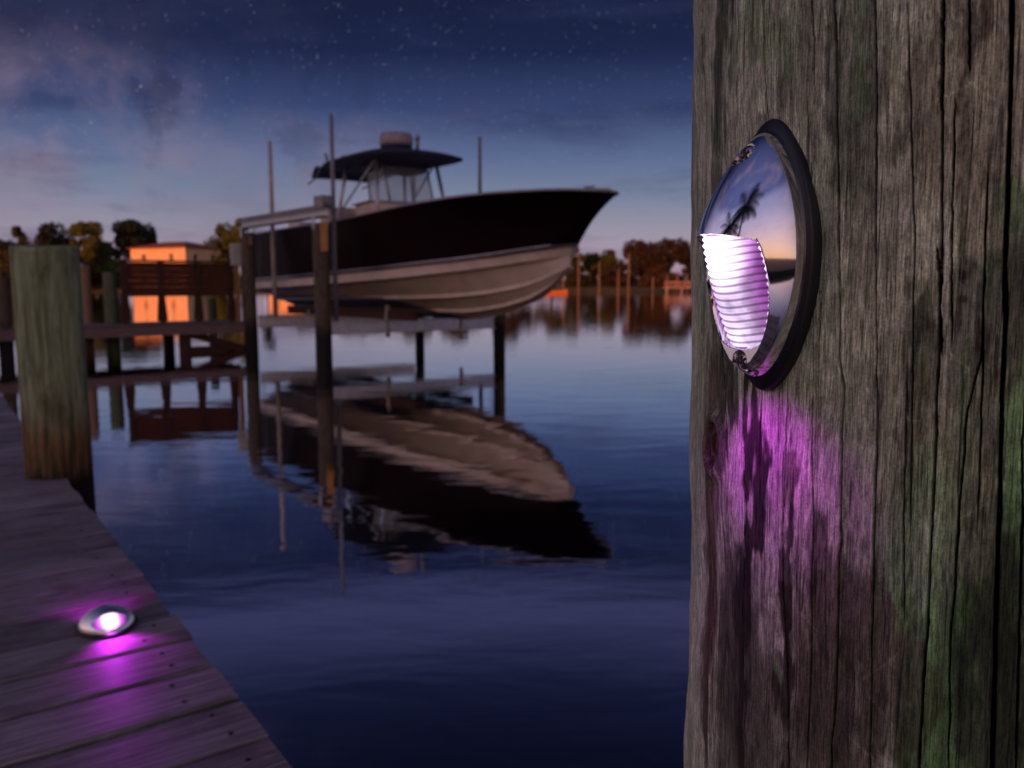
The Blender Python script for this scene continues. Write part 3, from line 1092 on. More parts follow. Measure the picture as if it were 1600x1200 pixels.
def tree_meshes(seed, H, W, kind):
    """returns (trunk mesh, crown mesh); origin at the trunk base"""
    r_ = random.Random(seed)
    tb = MB()
    lean = r_.uniform(-0.4, 0.4)
    th = H * (0.62 if kind != 'low' else 0.35)
    tb.tube([(0, 0, -0.5), (lean * .2, 0, th * .3), (lean * .6, 0, th * .7), (lean, 0, th)], [W * .035, W * .028, W * .02, W * .012], 8)
    lobes = []
    nl = 13 if kind == 'round' else 10
    for i in range(nl):
        a_ = r_.uniform(0, 6.28)
        rr_ = W * 0.5 * math.sqrt(r_.random()) * (0.72)
        zc = {'round': r_.uniform(0.36, 0.86), 'tall': r_.uniform(0.45, 0.92), 'low': r_.uniform(0.2, 0.8)}[kind] * H
        k_ = 1 - abs(zc / H - 0.6) * 0.8
        c = (math.cos(a_) * rr_ * k_ + lean, math.sin(a_) * rr_ * k_, zc)
        s_ = W * r_.uniform(0.13, 0.24)
        lobes.append((c, s_))
        tb.tube([(lean * .5, 0, th * r_.uniform(.4, .8)), ((c[0] + lean * .5) / 2, c[1] / 2, (zc + th * .6) / 2), c], [W * .011, W * .008, W * .003], 5)
    lobes.append(((lean, 0, H * 0.9), W * 0.14))
    cb_ = MB()
    N = 5200
    for i in range(N):
        c, s_ = lobes[r_.randrange(len(lobes))]
        d_ = Vector((r_.gauss(0, 1), r_.gauss(0, 1), r_.gauss(0, 1))).normalized()
        q = s_ * (r_.random() ** 0.4) * (1.12 if r_.random() < .1 else 1)
        p = Vector(c) + Vector((d_.x * q, d_.y * q, d_.z * q * 0.8))
        ls = r_.uniform(0.2, 0.46) * (W / 10) ** 0.5
        e1 = Vector((r_.gauss(0, 1), r_.gauss(0, 1), r_.gauss(0, 1))).normalized()
        e2 = e1.orthogonal().normalized()
        cb_.add([p - e1 * ls, p - e2 * ls * .6, p + e1 * ls, p + e2 * ls * .6], [(0, 1, 2, 3)])
    out = []
    for m_, nm in ((tb, 'trunk'), (cb_, 'crown')):
        me = bpy.data.meshes.new(nm)
        me.from_pydata(m_.v, [], m_.f)
        me.polygons.foreach_set('use_smooth', m_.sm)
        me.update()
        out.append(me)
    return out


VAR = {}
for i, (k, H, W) in enumerate((('round', 10, 12), ('round', 10, 11), ('tall', 12, 8), ('tall', 12, 7), ('low', 6, 10))):
    VAR[i] = (tree_meshes(50 + i, H, W, k), H, W)


def tree(px, d, top_py, width_px, var, leaf, label, group='trees on the far shore', name='tree', base=0.8, rz=None, bark=None):
    (tm, cm_), H, W = VAR[var]
    top = hz(top_py, d)
    sx = (width_px * d / 1290) / (W * 0.92)
    sz = (top - base) / (H * 1.0)
    o = empty(name, (gx(px, d), d, base), rz if rz is not None else (px * 1.7) % 6.28, label, 'tree', group)
    o.scale = (sx, sx, sz)
    for me, nm, mt in ((tm, 'trunk', bark or M_bark), (cm_, 'crown', leaf)):
        c = bpy.data.objects.new(nm, me)
        COL.objects.link(c)
        c.parent = o
        if not me.materials: me.materials.append(None)
        c.material_slots[0].link = 'OBJECT'
        c.material_slots[0].material = mt
    return o


LT = [
    (-25, 190, 372, 70, 0, M_leaf1, 'dark bushy tree cut by the left edge of the picture'),
    (8, 186, 376, 52, 1, M_leaf1, 'low dark tree left of the olive topped tree'),
    (36, 188, 352, 26, 3, M_leaf2, 'slim olive tree poking up left of the green piling'),
    (78, 184, 352, 72, 0, M_leaf1, 'round dark tree right behind the top of the green piling'),
    (104, 200, 370, 50, 1, M_leaf2, 'low olive tree filling in beside the round dark tree'),
    (140, 186, 348, 52, 2, M_leaf2, 'loose olive tree right of the green piling'),
    (166, 190, 384, 80, 4, M_leaf2, 'low dark bush like tree beneath the loose olive tree'),
    (196, 192, 344, 50, 2, M_leaf1, 'tall dark tree just left of the orange house'),
    (226, 200, 350, 46, 1, M_leaf1, 'dark tree rising behind the orange house roof'),
    (20, 178, 398, 110, 4, M_leaf1, 'low shoreline shrub tree at the far left'),
    (110, 178, 400, 120, 4, M_leaf1, 'low shoreline shrub tree behind the green piling'),
    (348, 186, 352, 52, 0, M_leaf2, 'bright olive tree between the orange house and the lift piling'),
    (378, 184, 340, 42, 3, M_leaf2, 'tall olive tree directly behind the end of the metal lift beam'),
    (352, 180, 408, 60, 4, M_leaf2, 'low olive shrub tree right of the orange house'),
    (418, 192, 362, 26, 3, M_leaf2, 'small tree seen under the metal lift beam'),
    (470, 196, 392, 60, 0, M_leaf1, 'tree hidden mostly behind the stern of the boat'),
    (560, 196, 385, 80, 1, M_leaf1, 'tree hidden behind the boat, below its console'),
    (640, 194, 380, 80, 0, M_leaf2, 'tree hidden behind the middle of the hull'),
    (720, 196, 378, 80, 1, M_leaf1, 'tree hidden behind the forward half of the hull'),
    (800, 194, 376, 70, 0, M_leaf3, 'tree hidden behind the bow of the boat'),
    (862, 192, 386, 56, 1, M_leaf1, 'dark tree partly hidden by the stem of the boat'),
    (900, 188, 384, 36, 2, M_leaf2, 'olive tree just right of the stem of the boat'),
    (930, 196, 396, 42, 1, M_leaf2, 'low olive tree in the dip of the right hand tree line'),
    (955, 190, 392, 40, 0, M_leaf2, 'small olive tree left of the big round brown tree'),
    (1000, 186, 378, 62, 0, M_leaf3, 'left one of the two big round brown trees'),
    (1042, 188, 374, 78, 1, M_leaf3, 'big round brown tree beside the right edge of the open water'),
    (1085, 190, 392, 56, 0, M_leaf3, 'brown tree half hidden by the large near piling'),
    (1130, 190, 385, 60, 1, M_leaf1, 'tree hidden behind the large near piling'),
    (968, 184, 415, 60, 4, M_leaf3, 'low brown shrub tree under the small olive tree'),
    (1030, 183, 415, 80, 4, M_leaf3, 'low brown shrub tree at the foot of the big round trees'),
    (905, 184, 418, 56, 4, M_leaf1, 'low dark shrub tree on the bank right of the boat'),
]
for a_ in LT:
    tree(*a_)

# slim bare trunks and poles catching the last sun on the right bank
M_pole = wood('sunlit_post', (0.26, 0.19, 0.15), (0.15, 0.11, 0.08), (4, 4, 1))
for px, y0, y1, lab in ((880, 456, 412, 'sunlit orange post closest to the hull'), (904, 448, 392, 'tallest sunlit orange post right of the boat'),
                        (936, 446, 408, 'thick sunlit post on the green bank'), (966, 462, 420, 'sunlit post standing at the water edge left of the big round trees'),
                        (982, 450, 396, 'slim sunlit post in front of the left big round tree'), (1020, 462, 432, 'short sunlit post below the big round trees'),
                        (1042, 462, 430, 'short sunlit post at the left end of the pink dock'), (1058, 462, 424, 'sunlit post in the middle of the pink dock'),
                        (1073, 462, 428, 'sunlit post beside the large near piling')):
    d = 176 if y0 < 455 else 168
    z1 = hz(y1, d)
    MBp = MB().tube([(0, 0, -1), (0, 0, 1), (0.02, 0, z1)], [0.17, 0.16, 0.13], 10)
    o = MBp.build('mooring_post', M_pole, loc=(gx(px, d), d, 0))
    tag(o, lab, 'post', 'sunlit posts on the far shore')

# pink sunlit dock and a little orange boat, far right shore
fd = empty('shore_dock', (gx(1064, 168), 168, 0), 0, 'small pinkish dock on the far shore next to the large near piling', 'dock')
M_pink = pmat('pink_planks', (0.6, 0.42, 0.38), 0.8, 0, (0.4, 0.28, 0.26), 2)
MB().box((0, 0, 1.0), (7.0, 2.2, 0.22)).build('deck', M_pink, fd)
m_ = MB()
for k in range(8):
    m_.box((-3.3 + k * 0.94, -1.0, 1.6), (0.12, 0.08, 1.0))
m_.box((0, -1.0, 2.1), (6.8, 0.1, 0.14))
m_.box((0, -1.0, 1.6), (6.8, 0.08, 0.08))
m_.build('handrail', M_pink, fd)
for k in (-3, 0, 3):
    MB().tube([(k, -0.8, 0.9), (k, -0.8, -1)], 0.2, 8).build('support_post', M_pink, fd)

sk = empty('small_boat', (gx(868, 150), 150, 0), 0.1, 'small orange skiff far away on the water right below the stem of the big boat', 'boat')
m_ = MB()
rows_ = []
for i in range(13):
    q = i / 12
    wd = 0.7 * math.sin(math.pi * (0.15 + 0.85 * q) ** 0.8) ** 0.6 if q < 1 else 0.02
    z_ = 0.45 + 0.25 * (abs(q - 0.5) * 2) ** 2
    xx = -2.2 + 4.4 * q
    rows_.append([(xx, -wd, z_), (xx, -wd * .8, 0.05), (xx, 0, -0.1), (xx, wd * .8, 0.05), (xx, wd, z_)])
m_.grid(rows_)
m_.build('hull', pmat('orange_paint', (0.8, 0.28, 0.08), 0.5, 0, (0.7, 0.22, 0.06), 3), sk)
MB().box((-0.2, 0, 0.38), (3.4, 0.9, 0.05)).build('thwart', M_pole, sk)
MB().tube([(0.6, 0, 0.4), (0.6, 0, 2.1)], 0.06, 8).build('mast', M_pole, sk)


# ------------------------------------------------------------------ houses on the far shore
def house(name, loc, rz, W_, D_, zt, roof_h, wallm, roofm, label, storeys=2, zb=0.6, cat='house', hip=True):
    h = empty(name, (loc[0], loc[1], zb), rz, label, cat)
    Hh = zt - zb
    MB().box((0, 0, Hh / 2), (W_, D_, Hh)).build('wall', wallm, h)
    ov = 0.6
    a, b = W_ / 2 + ov, D_ / 2 + ov
    rg = max(0.2, a - b)
    vs = [(-a, -b, Hh + .004), (a, -b, Hh + .004), (a, b, Hh + .004), (-a, b, Hh + .004),
          (-a, -b, Hh + .2), (a, -b, Hh + .2), (a, b, Hh + .2), (-a, b, Hh + .2), (-rg, 0, Hh + roof_h), (rg, 0, Hh + roof_h)]
    MB().add(vs, [(3, 2, 1, 0), (0, 1, 5, 4), (1, 2, 6, 5), (2, 3, 7, 6), (3, 0, 4, 7), (4, 5, 9, 8), (5, 6, 9), (6, 7, 8, 9), (7, 4, 8)]).build('roof', roofm, h)
    M_glass = pmat('window_glass', (0.10, 0.07, 0.05), 0.1, 0)
    M_frame = pmat('window_frame_paint', (0.6, 0.5, 0.4), 0.6)
    for s_ in range(storeys):
        zc = Hh * (s_ + 0.55) / storeys
        n = 2 if W_ < 20 else 8
        for k in range(n):
            xx = -W_ / 2 + W_ * (k + 0.5) / n
            f_ = MB()
            for dx in (-0.62, 0.62): f_.box((xx + dx, -D_ / 2 - 0.03, zc), (0.1, 0.06, 1.5))
            for dz_ in (-0.72, 0.72, 0): f_.box((xx, -D_ / 2 - 0.032, zc + dz_), (1.14, 0.06, 0.08))
            fo = f_.build('window', M_frame, h)
            MB().box((xx, -D_ / 2 - 0.01, zc), (1.14, 0.03, 1.4)).build('pane', M_glass, fo)
        for yy in (-D_ / 4, D_ / 4):
            f_ = MB()
            for dx in (-0.55, 0.55): f_.box((W_ / 2 + 0.03, yy + dx, zc), (0.06, 0.1, 1.4))
            for dz_ in (-0.66, 0.66): f_.box((W_ / 2 + 0.032, yy, zc + dz_), (0.06, 1.0, 0.08))
            fo = f_.build('window', M_frame, h)
            MB().box((W_ / 2 + 0.01, yy, zc), (0.03, 1.0, 1.3)).build('pane', M_glass, fo)
    return h


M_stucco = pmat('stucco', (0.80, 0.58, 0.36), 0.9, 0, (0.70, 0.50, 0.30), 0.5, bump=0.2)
M_stucco2 = pmat('pale_stucco', (0.62, 0.50, 0.44), 0.9, 0, (0.52, 0.42, 0.37), 0.5, bump=0.2)
M_tile = pmat('terracotta_roof', (0.20, 0.085, 0.06), 0.85, 0, (0.13, 0.055, 0.04), 2, bump=0.4)
dH = 176
xc = (gx(195, dH) + gx(330, dH)) / 2
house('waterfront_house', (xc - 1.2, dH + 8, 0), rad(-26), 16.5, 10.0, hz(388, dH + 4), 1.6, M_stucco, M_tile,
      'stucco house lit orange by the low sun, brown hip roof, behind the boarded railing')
house('boat_house', (gx(452, 178), 182, 0), rad(-20), 9.0, 6.0, 4.9, 1.2, M_stucco, M_tile,
      'low orange lit boat house on the far shore behind the stern of the raised boat', storeys=1)
house('cottage', (gx(610, 184), 188, 0), rad(-15), 8.0, 6.0, 5.0, 1.4, M_stucco2, M_tile,
      'pale cottage on the far shore hidden behind the hull of the boat', storeys=1)

# ------------------------------------------------------------------ behind the camera: unseen house and trees added to keep the low sun off the near scene
bc = Vector((-4, 14, 0)) + SUN_AZ * 68
perp = Vector((SUN_AZ.y, -SUN_AZ.x, 0))
house('lakeside_house', (bc.x, bc.y, 0), math.atan2(-SUN_AZ.x, SUN_AZ.y) + 0.0, 30, 12, 8.3, 2.4, M_stucco2, M_tile,
      'long two storey house standing behind the viewer, out of the picture')
for k, (off, var) in enumerate(((-21, 0), (-28, 1), (-36, 0), (21, 1), (28, 0), (36, 1), (44, 0), (-44, 1))):
    p_ = bc + perp * off
    (tm, cm_), H, W = VAR[var]
    o = empty('tree', (p_.x, p_.y, 0.5), k * 1.3, ['dense tree behind the viewer, left of the long house', 'second dense tree left of the long house behind the viewer',
              'third dense tree left of the long house behind the viewer', 'dense tree behind the viewer, right of the long house',
              'second dense tree right of the long house behind the viewer', 'third dense tree right of the long house behind the viewer',
              'outermost dense tree right of the long house behind the viewer', 'outermost dense tree left of the long house behind the viewer'][k], 'tree', 'trees behind the viewer')
    o.scale = (0.95, 0.95, 1.0)
    for me, nm, mt in ((tm, 'trunk', M_bark), (cm_, 'crown', M_leaf1)):
        c = bpy.data.objects.new(nm, me)
        COL.objects.link(c)
        c.parent = o
        c.material_slots[0].link = 'OBJECT'
        c.material_slots[0].material = mt


def palm(loc, H, seed, label):
    r_ = random.Random(seed)
    o = empty('palm_tree', loc, 0, label, 'palm tree', 'palms behind the viewer')
    MB().tube([(0, 0, -0.3), (0.1, 0, H * .3), (0.05, 0.1, H * .7), (-0.1, 0.1, H)], [0.16, 0.12, 0.10, 0.09], 10).build('trunk', M_bark, o)
    m_ = MB()
    for k in range(22):
        a_ = 2 * math.pi * k / 22 + r_.uniform(-.1, .1)
        el = r_.uniform(-0.5, 1.1)
        Lf = r_.uniform(1.7, 2.4)
        p = Vector((-0.1, 0.1, H))
        d_ = Vector((math.cos(a_) * math.cos(el), math.sin(a_) * math.cos(el), math.sin(el)))
        pts = [p.copy()]
        for i in range(9):
            d_.z -= 0.16
            d_.normalize()
            p = p + d_ * Lf / 9
            pts.append(p.copy())
        m_.tube(pts, [0.02] * 9 + [0.006], 4)
        sd = d_.cross(Vector((0, 0, 1))).normalized()
        for i in range(1, 10):
            for s_ in (-1, 1):
                for j in (0, 0.5):
                    b_ = pts[i] if j == 0 else (pts[i] + pts[i - 1]) / 2
                    ll = 0.62 * math.sin(math.pi * (i / 11 + .08))
                    tip = b_ + sd * s_ * ll + (pts[i] - pts[i - 1]).normalized() * ll * .5 + Vector((0, 0, -ll * .5))
                    wv = (pts[i] - pts[i - 1]).normalized() * 0.045
                    m_.add([b_ - wv, b_ + wv, tip], [(0, 1, 2)])
    m_.build('crown', M_leaf1, o)


palm((-1.5, -4.4, 0.5), 5.2, 1, 'tall palm behind the viewer, mirrored in the chrome of the near light')
palm((-3.2, -4.2, 0.5), 4.0, 2, 'shorter palm behind the viewer, mirrored in the chrome of the near light')

# ------------------------------------------------------------------ the large near piling
NR_ = 0.16
PCX, PCY = 0.492 * math.sin(rad(31.2)), 0.492 * math.cos(rad(31.2))
CAMDIR = math.atan2(-PCY, -PCX)            # angle from the piling centre to the camera


def pile_hit(px, py):
    v = px_dir(px, py)
    a = v.x ** 2 + v.y ** 2
    b = -2 * (v.x * PCX + v.y * PCY)
    c = PCX ** 2 + PCY ** 2 - NR_ ** 2
    disc = max(0, b * b - 4 * a * c)
    s_ = (-b - math.sqrt(disc)) / (2 * a)
    P_ = v * s_
    ang = math.atan2(P_.y - PCY, P_.x - PCX)
    beta = CAMDIR - ang                     # positive towards the left in the image
    beta = (beta + math.pi) % (2 * math.pi) - math.pi
    return beta * NR_, CAMZ + P_.z, s_


rng = np.random.default_rng(5)


def vnoise(u, z, su, sz, seed, octaves=3, rough=0.5):
    """smooth value noise on a grid; u and z are 1-D arrays in metres, su/sz feature sizes"""
    out = np.zeros((len(z), len(u)))
    amp, tot = 1.0, 0.0
    for o_ in range(octaves):
        r_ = np.random.default_rng(seed * 31 + o_)
        uu = (u - u.min()) / su * 2 ** o_
        zz_ = (z - z.min()) / sz * 2 ** o_
        g = r_.random((int(zz_.max()) + 3, int(uu.max()) + 3))
        iu = np.floor(uu).astype(int); fu = uu - iu; fu = fu * fu * (3 - 2 * fu)
        iz = np.floor(zz_).astype(int); fz = zz_ - iz; fz = fz * fz * (3 - 2 * fz)
        a = g[iz][:, iu]; b = g[iz][:, iu + 1]; c = g[iz + 1][:, iu]; d = g[iz + 1][:, iu + 1]
        out += amp * ((a * (1 - fu) + b * fu) * (1 - fz)[:, None] + (c * (1 - fu) + d * fu) * fz[:, None])
        tot += amp
        amp *= rough
    return out / tot


def sstep(x, a, b):
    t = np.clip((x - a) / (b - a), 0, 1)
    return t * t * (3 - 2 * t)


def big_piling():
    u_d = np.arange(-0.026, 0.228, 0.0003)            # dense part, facing the camera
    circ = 2 * math.pi * NR_
    u_s = np.linspace(0.228, circ - 0.026, 130)[:-1]
    U = np.concatenate([u_d, u_s])
    z_d = np.arange(1.04, 1.62, 0.0008)
    Z_ = np.concatenate([np.linspace(-2.0, 1.04, 120)[:-1], z_d, np.linspace(1.62, 2.35, 40)])
    nu, nz = len(U), len(Z_)
    disp = np.zeros((nz, nu))
    # grain in colour and relief
    g1 = vnoise(U, Z_, 0.0016, 0.07, 1, 3, 0.6)
    g2 = vnoise(U, Z_, 0.006, 0.25, 2, 3, 0.55)
    g3 = vnoise(U, Z_, 0.035, 0.12, 3, 5, 0.6)
    g4 = vnoise(U, Z_, 0.008, 0.012, 4, 4, 0.6)
    tone = 0.44 + 0.42 * g1 + 0.62 * g2 + 0.25 * (g4 - 0.5)
    base = np.stack([tone * 0.40, tone * 0.40, tone * 0.325], -1)
    warm = sstep(vnoise(U, Z_, 0.03, 0.2, 5, 4), 0.45, 0.7)[..., None]
    base = base * (1 - 0.5 * warm) + np.stack([tone * 0.43, tone * 0.385, tone * 0.285], -1) * 0.5 * warm
    disp += (g2 - 0.5) * 0.0007 + (g1 - 0.5) * 0.00022 + (g3 - 0.5) * 0.002

    wu = (vnoise(U, Z_, 0.012, 0.05, 6, 4, 0.6) - 0.5)
    wz = (vnoise(U, Z_, 0.012, 0.02, 7, 4, 0.6) - 0.5)
    UU, ZZ = np.meshgrid(U, Z_)

    def blob(px, py, rx, ry, col, k, slant=0.0, soft=0.35, grain=0.5):
        u0, z0, d = pile_hit(px, py)
        beta = u0 / NR_
        cosf = max(0.3, math.cos(beta + rad(8)))
        ru, rz_ = rx * d / 1290 / cosf, ry * d / 1290
        du = (UU - u0 - slant * (ZZ - z0) + wu * 0.03) / ru
        dz_ = (ZZ - z0 + wz * 0.07) / rz_
        q = np.sqrt(du * du + dz_ * dz_) + (g1 - 0.5) * grain
        f_ = (1 - sstep(q, 1 - soft, 1 + soft))[..., None] * k
        nonlocal base
        base = base * (1 - f_) + np.array(col) * (0.55 + 0.9 * g2[..., None]) * f_

    green = (0.12, 0.235, 0.085)
    green2 = (0.20, 0.40, 0.15)
    dkg = (0.05, 0.058, 0.036)
    dkb = (0.030, 0.022, 0.018)
    brn = (0.098, 0.082, 0.055)
    grey = (0.28, 0.26, 0.23)
    blob(1445, 1050, 60, 280, green2, 0.85, 0.02)
    blob(1500, 1150, 90, 160, green, 0.7)
    blob(1550, 900, 60, 300, green, 0.5)
    blob(1470, 720, 60, 160, grey, 0.5)
    blob(1560, 200, 50, 200, (0.30, 0.22, 0.16), 0.5)
    blob(1420, 300, 60, 200, grey, 0.4)
    blob(1490, 860, 30, 190, green, 0.6)
    blob(1585, 760, 26, 260, green2, 0.7)
    blob(1590, 430, 24, 120, green, 0.6)
    blob(1380, 880, 60, 110, green, 0.35)
    blob(1320, 720, 40, 90, grey, 0.5)
    blob(1180, 180, 30, 170, grey, 0.45)
    blob(1200, 60, 60, 60, green, 0.35)
    blob(1340, 110, 40, 110, dkg, 0.5)
    blob(1435, 560, 26, 70, dkg, 0.85, 0.06)
    blob(1425, 680, 20, 110, dkb, 0.7, 0.04)
    blob(1420, 860, 12, 200, dkb, 0.5, 0.06)
    blob(1540, 940, 34, 190, dkg, 0.85, 0.05)
    blob(1525, 1120, 42, 120, dkg, 0.85)
    blob(1560, 620, 20, 120, dkg, 0.7)
    blob(1530, 450, 26, 80, dkg, 0.65)
    blob(1330, 960, 48, 120, brn, 0.8)
    blob(1300, 1130, 60, 120, brn, 0.7)
    blob(1390, 1080, 30, 90, brn, 0.7)
    olive = (0.30, 0.285, 0.205)
    blob(1490, 690, 70, 190, olive, 0.6)
    blob(1440, 830, 26, 120, (0.24, 0.33, 0.2), 0.6)
    blob(1350, 640, 40, 120, (0.26, 0.255, 0.22), 0.5)
    blob(1200, 1130, 90, 150, (0.095, 0.083, 0.06), 0.75)
    blob(1130, 1060, 30, 220, (0.085, 0.068, 0.055), 0.75)
    blob(1290, 1010, 40, 140, (0.11, 0.095, 0.07), 0.5)
    blob(1092, 1000, 12, 300, (0.11, 0.055, 0.045), 0.8)
    blob(1120, 520, 14, 180, (0.13, 0.11, 0.10), 0.6)
    blob(1570, 1080, 40, 200, (0.06, 0.075, 0.04), 0.7)
    blob(1170, 780, 12, 240, dkb, 0.92, 0.03, 0.25)
    blob(1155, 1020, 16, 180, dkb, 0.85, 0.05)
    blob(1238, 920, 15, 85, dkb, 0.9, 0.0, 0.2)
    blob(1222, 1060, 12, 100, dkb, 0.8, 0.02, 0.2)
    blob(1240, 770, 10, 50, brn, 0.7)
    blob(1140, 80, 14, 130, dkg, 0.75)
    blob(1122, 320, 10, 200, dkg, 0.6)
    blob(1130, 640, 9, 120, dkb, 0.7)
    blob(1098, 930, 9, 320, (0.10, 0.05, 0.042), 0.6)
    blob(1112, 690, 12, 160, (0.13, 0.07, 0.06), 0.6)
    blob(1500, 150, 40, 140, (0.17, 0.13, 0.10), 0.5)
    blob(1260, 120, 30, 120, (0.12, 0.095, 0.085), 0.5)
    blob(1290, 600, 18, 30, (0.22, 0.17, 0.14), 0.5)
    for _ in range(60):
        px, py = rng.uniform(1090, 1600), rng.uniform(0, 1200)
        blob(px, py, rng.uniform(3, 14), rng.uniform(12, 60), [dkg, dkb, grey, green, brn][rng.integers(5)], rng.uniform(0.2, 0.55), 0, 0.4)

    # knot on the left
    ku, kz, kd = pile_hit(1116, 695)
    kq = np.sqrt(((UU - ku) / 0.0062) ** 2 + ((ZZ - kz) / 0.0090) ** 2)
    ring = np.sin(kq * 16 + wu * 20)
    kf = (1 - sstep(kq, 0.8, 1.25))[..., None]
    base = base * (1 - kf * 0.95) + np.array([0.17, 0.075, 0.055]) * (0.7 + 0.4 * ring[..., None]) * kf * 0.95
    rim = np.exp(-((kq - 1.1) / 0.14) ** 2)
    base *= (1 - 0.55 * rim)[..., None]
    disp += -0.002 * (1 - sstep(kq, 0.2, 1.0)) + 0.0036 * np.exp(-((kq - 1.5) / 0.45) ** 2) - 0.0015 * rim
    away = 1 - np.exp(-((ZZ - 1.40) / 0.075) ** 4) * np.exp(-((UU - 0.06) / 0.06) ** 4)
    disp += (vnoise(U, Z_, 0.05, 0.06, 9, 3, 0.5) - 0.5) * 0.0055 * away
    flare = np.exp(-((ZZ - 0.98) / 0.05) ** 2) * np.exp(-((UU - 0.2) / 0.04) ** 2)
    disp += 0.006 * flare + 0.003 * sstep(-ZZ, -1.3, -1.0)

    crackmask = np.ones((nz, nu))

    def crack(pts, wpx, depth=0.006, wig=0.0009, taper=True, seed=0):
        depth *= 0.5
        up_ = [pile_hit(*p)[:2] for p in pts]
        zs_ = np.array([p[1] for p in up_]); us_ = np.array([p[0] for p in up_])
        o_ = np.argsort(zs_); zs_, us_ = zs_[o_], us_[o_]
        m = (Z_ >= zs_[0]) & (Z_ <= zs_[-1])
        zi = Z_[m]
        if len(zi) < 3: return
        r_ = np.random.default_rng(seed + 77)
        kn = np.interp(zi, np.linspace(zs_[0], zs_[-1], 24), r_.normal(0, 1, 24))
        kn2 = np.interp(zi, np.linspace(zs_[0], zs_[-1], 110), r_.normal(0, 1, 110))
        uc = np.interp(zi, zs_, us_) + kn * wig * 0.16 + kn2 * wig * 0.06
        wv = wpx * 0.345 / 1290 * (0.75 + 0.3 * np.abs(np.interp(zi, np.linspace(zs_[0], zs_[-1], 30), r_.normal(0, 1, 30))))
        if taper:
            e = np.clip(np.minimum(zi - zs_[0], zs_[-1] - zi) / (0.16 * (zs_[-1] - zs_[0]) + 1e-6), 0.12, 1)
            wv = wv * e
            dep = depth * e
        else:
            dep = depth * np.ones_like(zi)
        cols = np.where((U > uc.min() - 0.012) & (U < uc.max() + 0.012))[0]
        if len(cols) == 0: return
        du = np.abs(U[cols][None, :] - uc[:, None])
        wm = np.maximum(wv, 0.00018)[:, None]
        f_ = 1 - sstep(du, wm * 0.30, wm * 0.30 + 0.00026)
        vis = np.minimum(1, wv / 0.0004)[:, None]
        rows = np.where(m)[0]
        ix = np.ix_(rows, cols)
        disp[ix] -= f_ * dep[:, None] * vis
        disp[ix] += 0.0004 * np.exp(-((du - wm) / 0.0012) ** 2) * vis
        crackmask[ix] = np.minimum(crackmask[ix], 1 - 0.93 * f_ * vis)

    F = [
        ([(1320, -60), (1318, 0), (1315, 400), (1312, 560), (1318, 600), (1311, 773), (1303, 965), (1285, 1260)], 4.2, .010),
        ([(1212, -60), (1211, 0), (1208, 100), (1211, 200)], 3.0, .008),
        ([(1230, 570), (1230, 613), (1220, 827), (1225, 1189), (1224, 1270)], 3.4, .009),
        ([(1383, -60), (1382, 0), (1373, 367), (1370, 640), (1359, 901), (1351, 1093), (1345, 1270)], 2.2, .006),
        ([(1431, -60), (1430, 0), (1435, 367), (1425, 640), (1415, 900)], 1.6, .005),
        ([(1490, -60), (1488, 0), (1481, 160), (1478, 370), (1468, 560), (1452, 827), (1428, 1136), (1420, 1270)], 4.0, .010),
        ([(1488, -20), (1486, 40), (1482, 120), (1478, 170)], 7.5, .010),
        ([(1529, -60), (1528, 0), (1525, 120)], 3.4, .007),
        ([(1503, 130), (1492, 383), (1488, 560)], 3.0, .007),
        ([(1596, -60), (1594, 0), (1588, 200), (1577, 397), (1570, 560), (1554, 859), (1538, 1200), (1534, 1270)], 7.0, .014),
        ([(1545, 380), (1535, 560), (1511, 640), (1476, 1013), (1468, 1270)], 2.4, .006),
        ([(1556, 200), (1545, 383), (1530, 720), (1520, 860)], 2.0, .006),
        ([(1600, 600), (1593, 800), (1575, 1200), (1573, 1260)], 3.0, .007),
        ([(1106, -60), (1105, 0), (1108, 200), (1104, 330), (1106, 420)], 3.0, .006),
        ([(1100, 820), (1098, 1000), (1096, 1270)], 3.0, .006),
        ([(1104, 740), (1118, 700), (1116, 660), (1106, 600)], 2.0, .004),
        ([(1131, 100), (1128, 300), (1130, 560), (1138, 760), (1136, 900)], 2.6, .006),
        ([(1168, 40), (1166, 200)], 1.8, .005),
        ([(1283, -10), (1285, 60), (1284, 140)], 3.0, .006),
        ([(1160, 620), (1166, 800), (1150, 1000)], 2.4, .006),
        ([(1190, 620), (1186, 760)], 1.8, .004),
        ([(1267, 620), (1268, 800), (1262, 1000), (1250, 1240)], 1.6, .004),
        ([(1470, 380), (1472, 470), (1474, 560)], 4.0, .008),
        ([(1420, 540), (1410, 760), (1405, 1000)], 1.8, .004),
    ]
    for i, (pts, wd, dep) in enumerate(F):
        crack(pts, wd, dep, seed=i, taper=not (pts[0][1] < 0 and pts[-1][1] > 1200))
    for i in range(250):
        px, py = rng.uniform(1086, 1640), rng.uniform(-40, 1200)
        L_ = rng.uniform(25, 260) if rng.random() < .7 else rng.uniform(200, 600)
        sl_ = -0.03 - 0.06 * (px - 1300) / 300
        crack([(px, py), (px + sl_ * L_, py + L_)], rng.uniform(0.4, 0.9), rng.uniform(.0004, .0012), 0.0006, seed=100 + i)
    for _ in range(34):
        u0, z0, _d = pile_hit(rng.uniform(1120, 1590), rng.uniform(20, 1190))
        an, L_, cv_ = rng.uniform(-1.2, 1.4), rng.uniform(0.003, 0.02), rng.uniform(-12, 12)
        tt = np.linspace(0, L_, 160)
        iu = np.searchsorted(u_d, u0 + tt * math.cos(an) + cv_ * tt ** 2)
        iz = np.searchsorted(Z_, z0 + tt * math.sin(an))
        ok = (iu < len(u_d) - 1) & (iz < nz - 1)
        ij = np.unique(np.stack([iz[ok], iu[ok]], -1), axis=0)
        base[ij[:, 0], ij[:, 1]] = base[ij[:, 0], ij[:, 1]] * 1.15 + 0.03
    base *= crackmask[..., None]
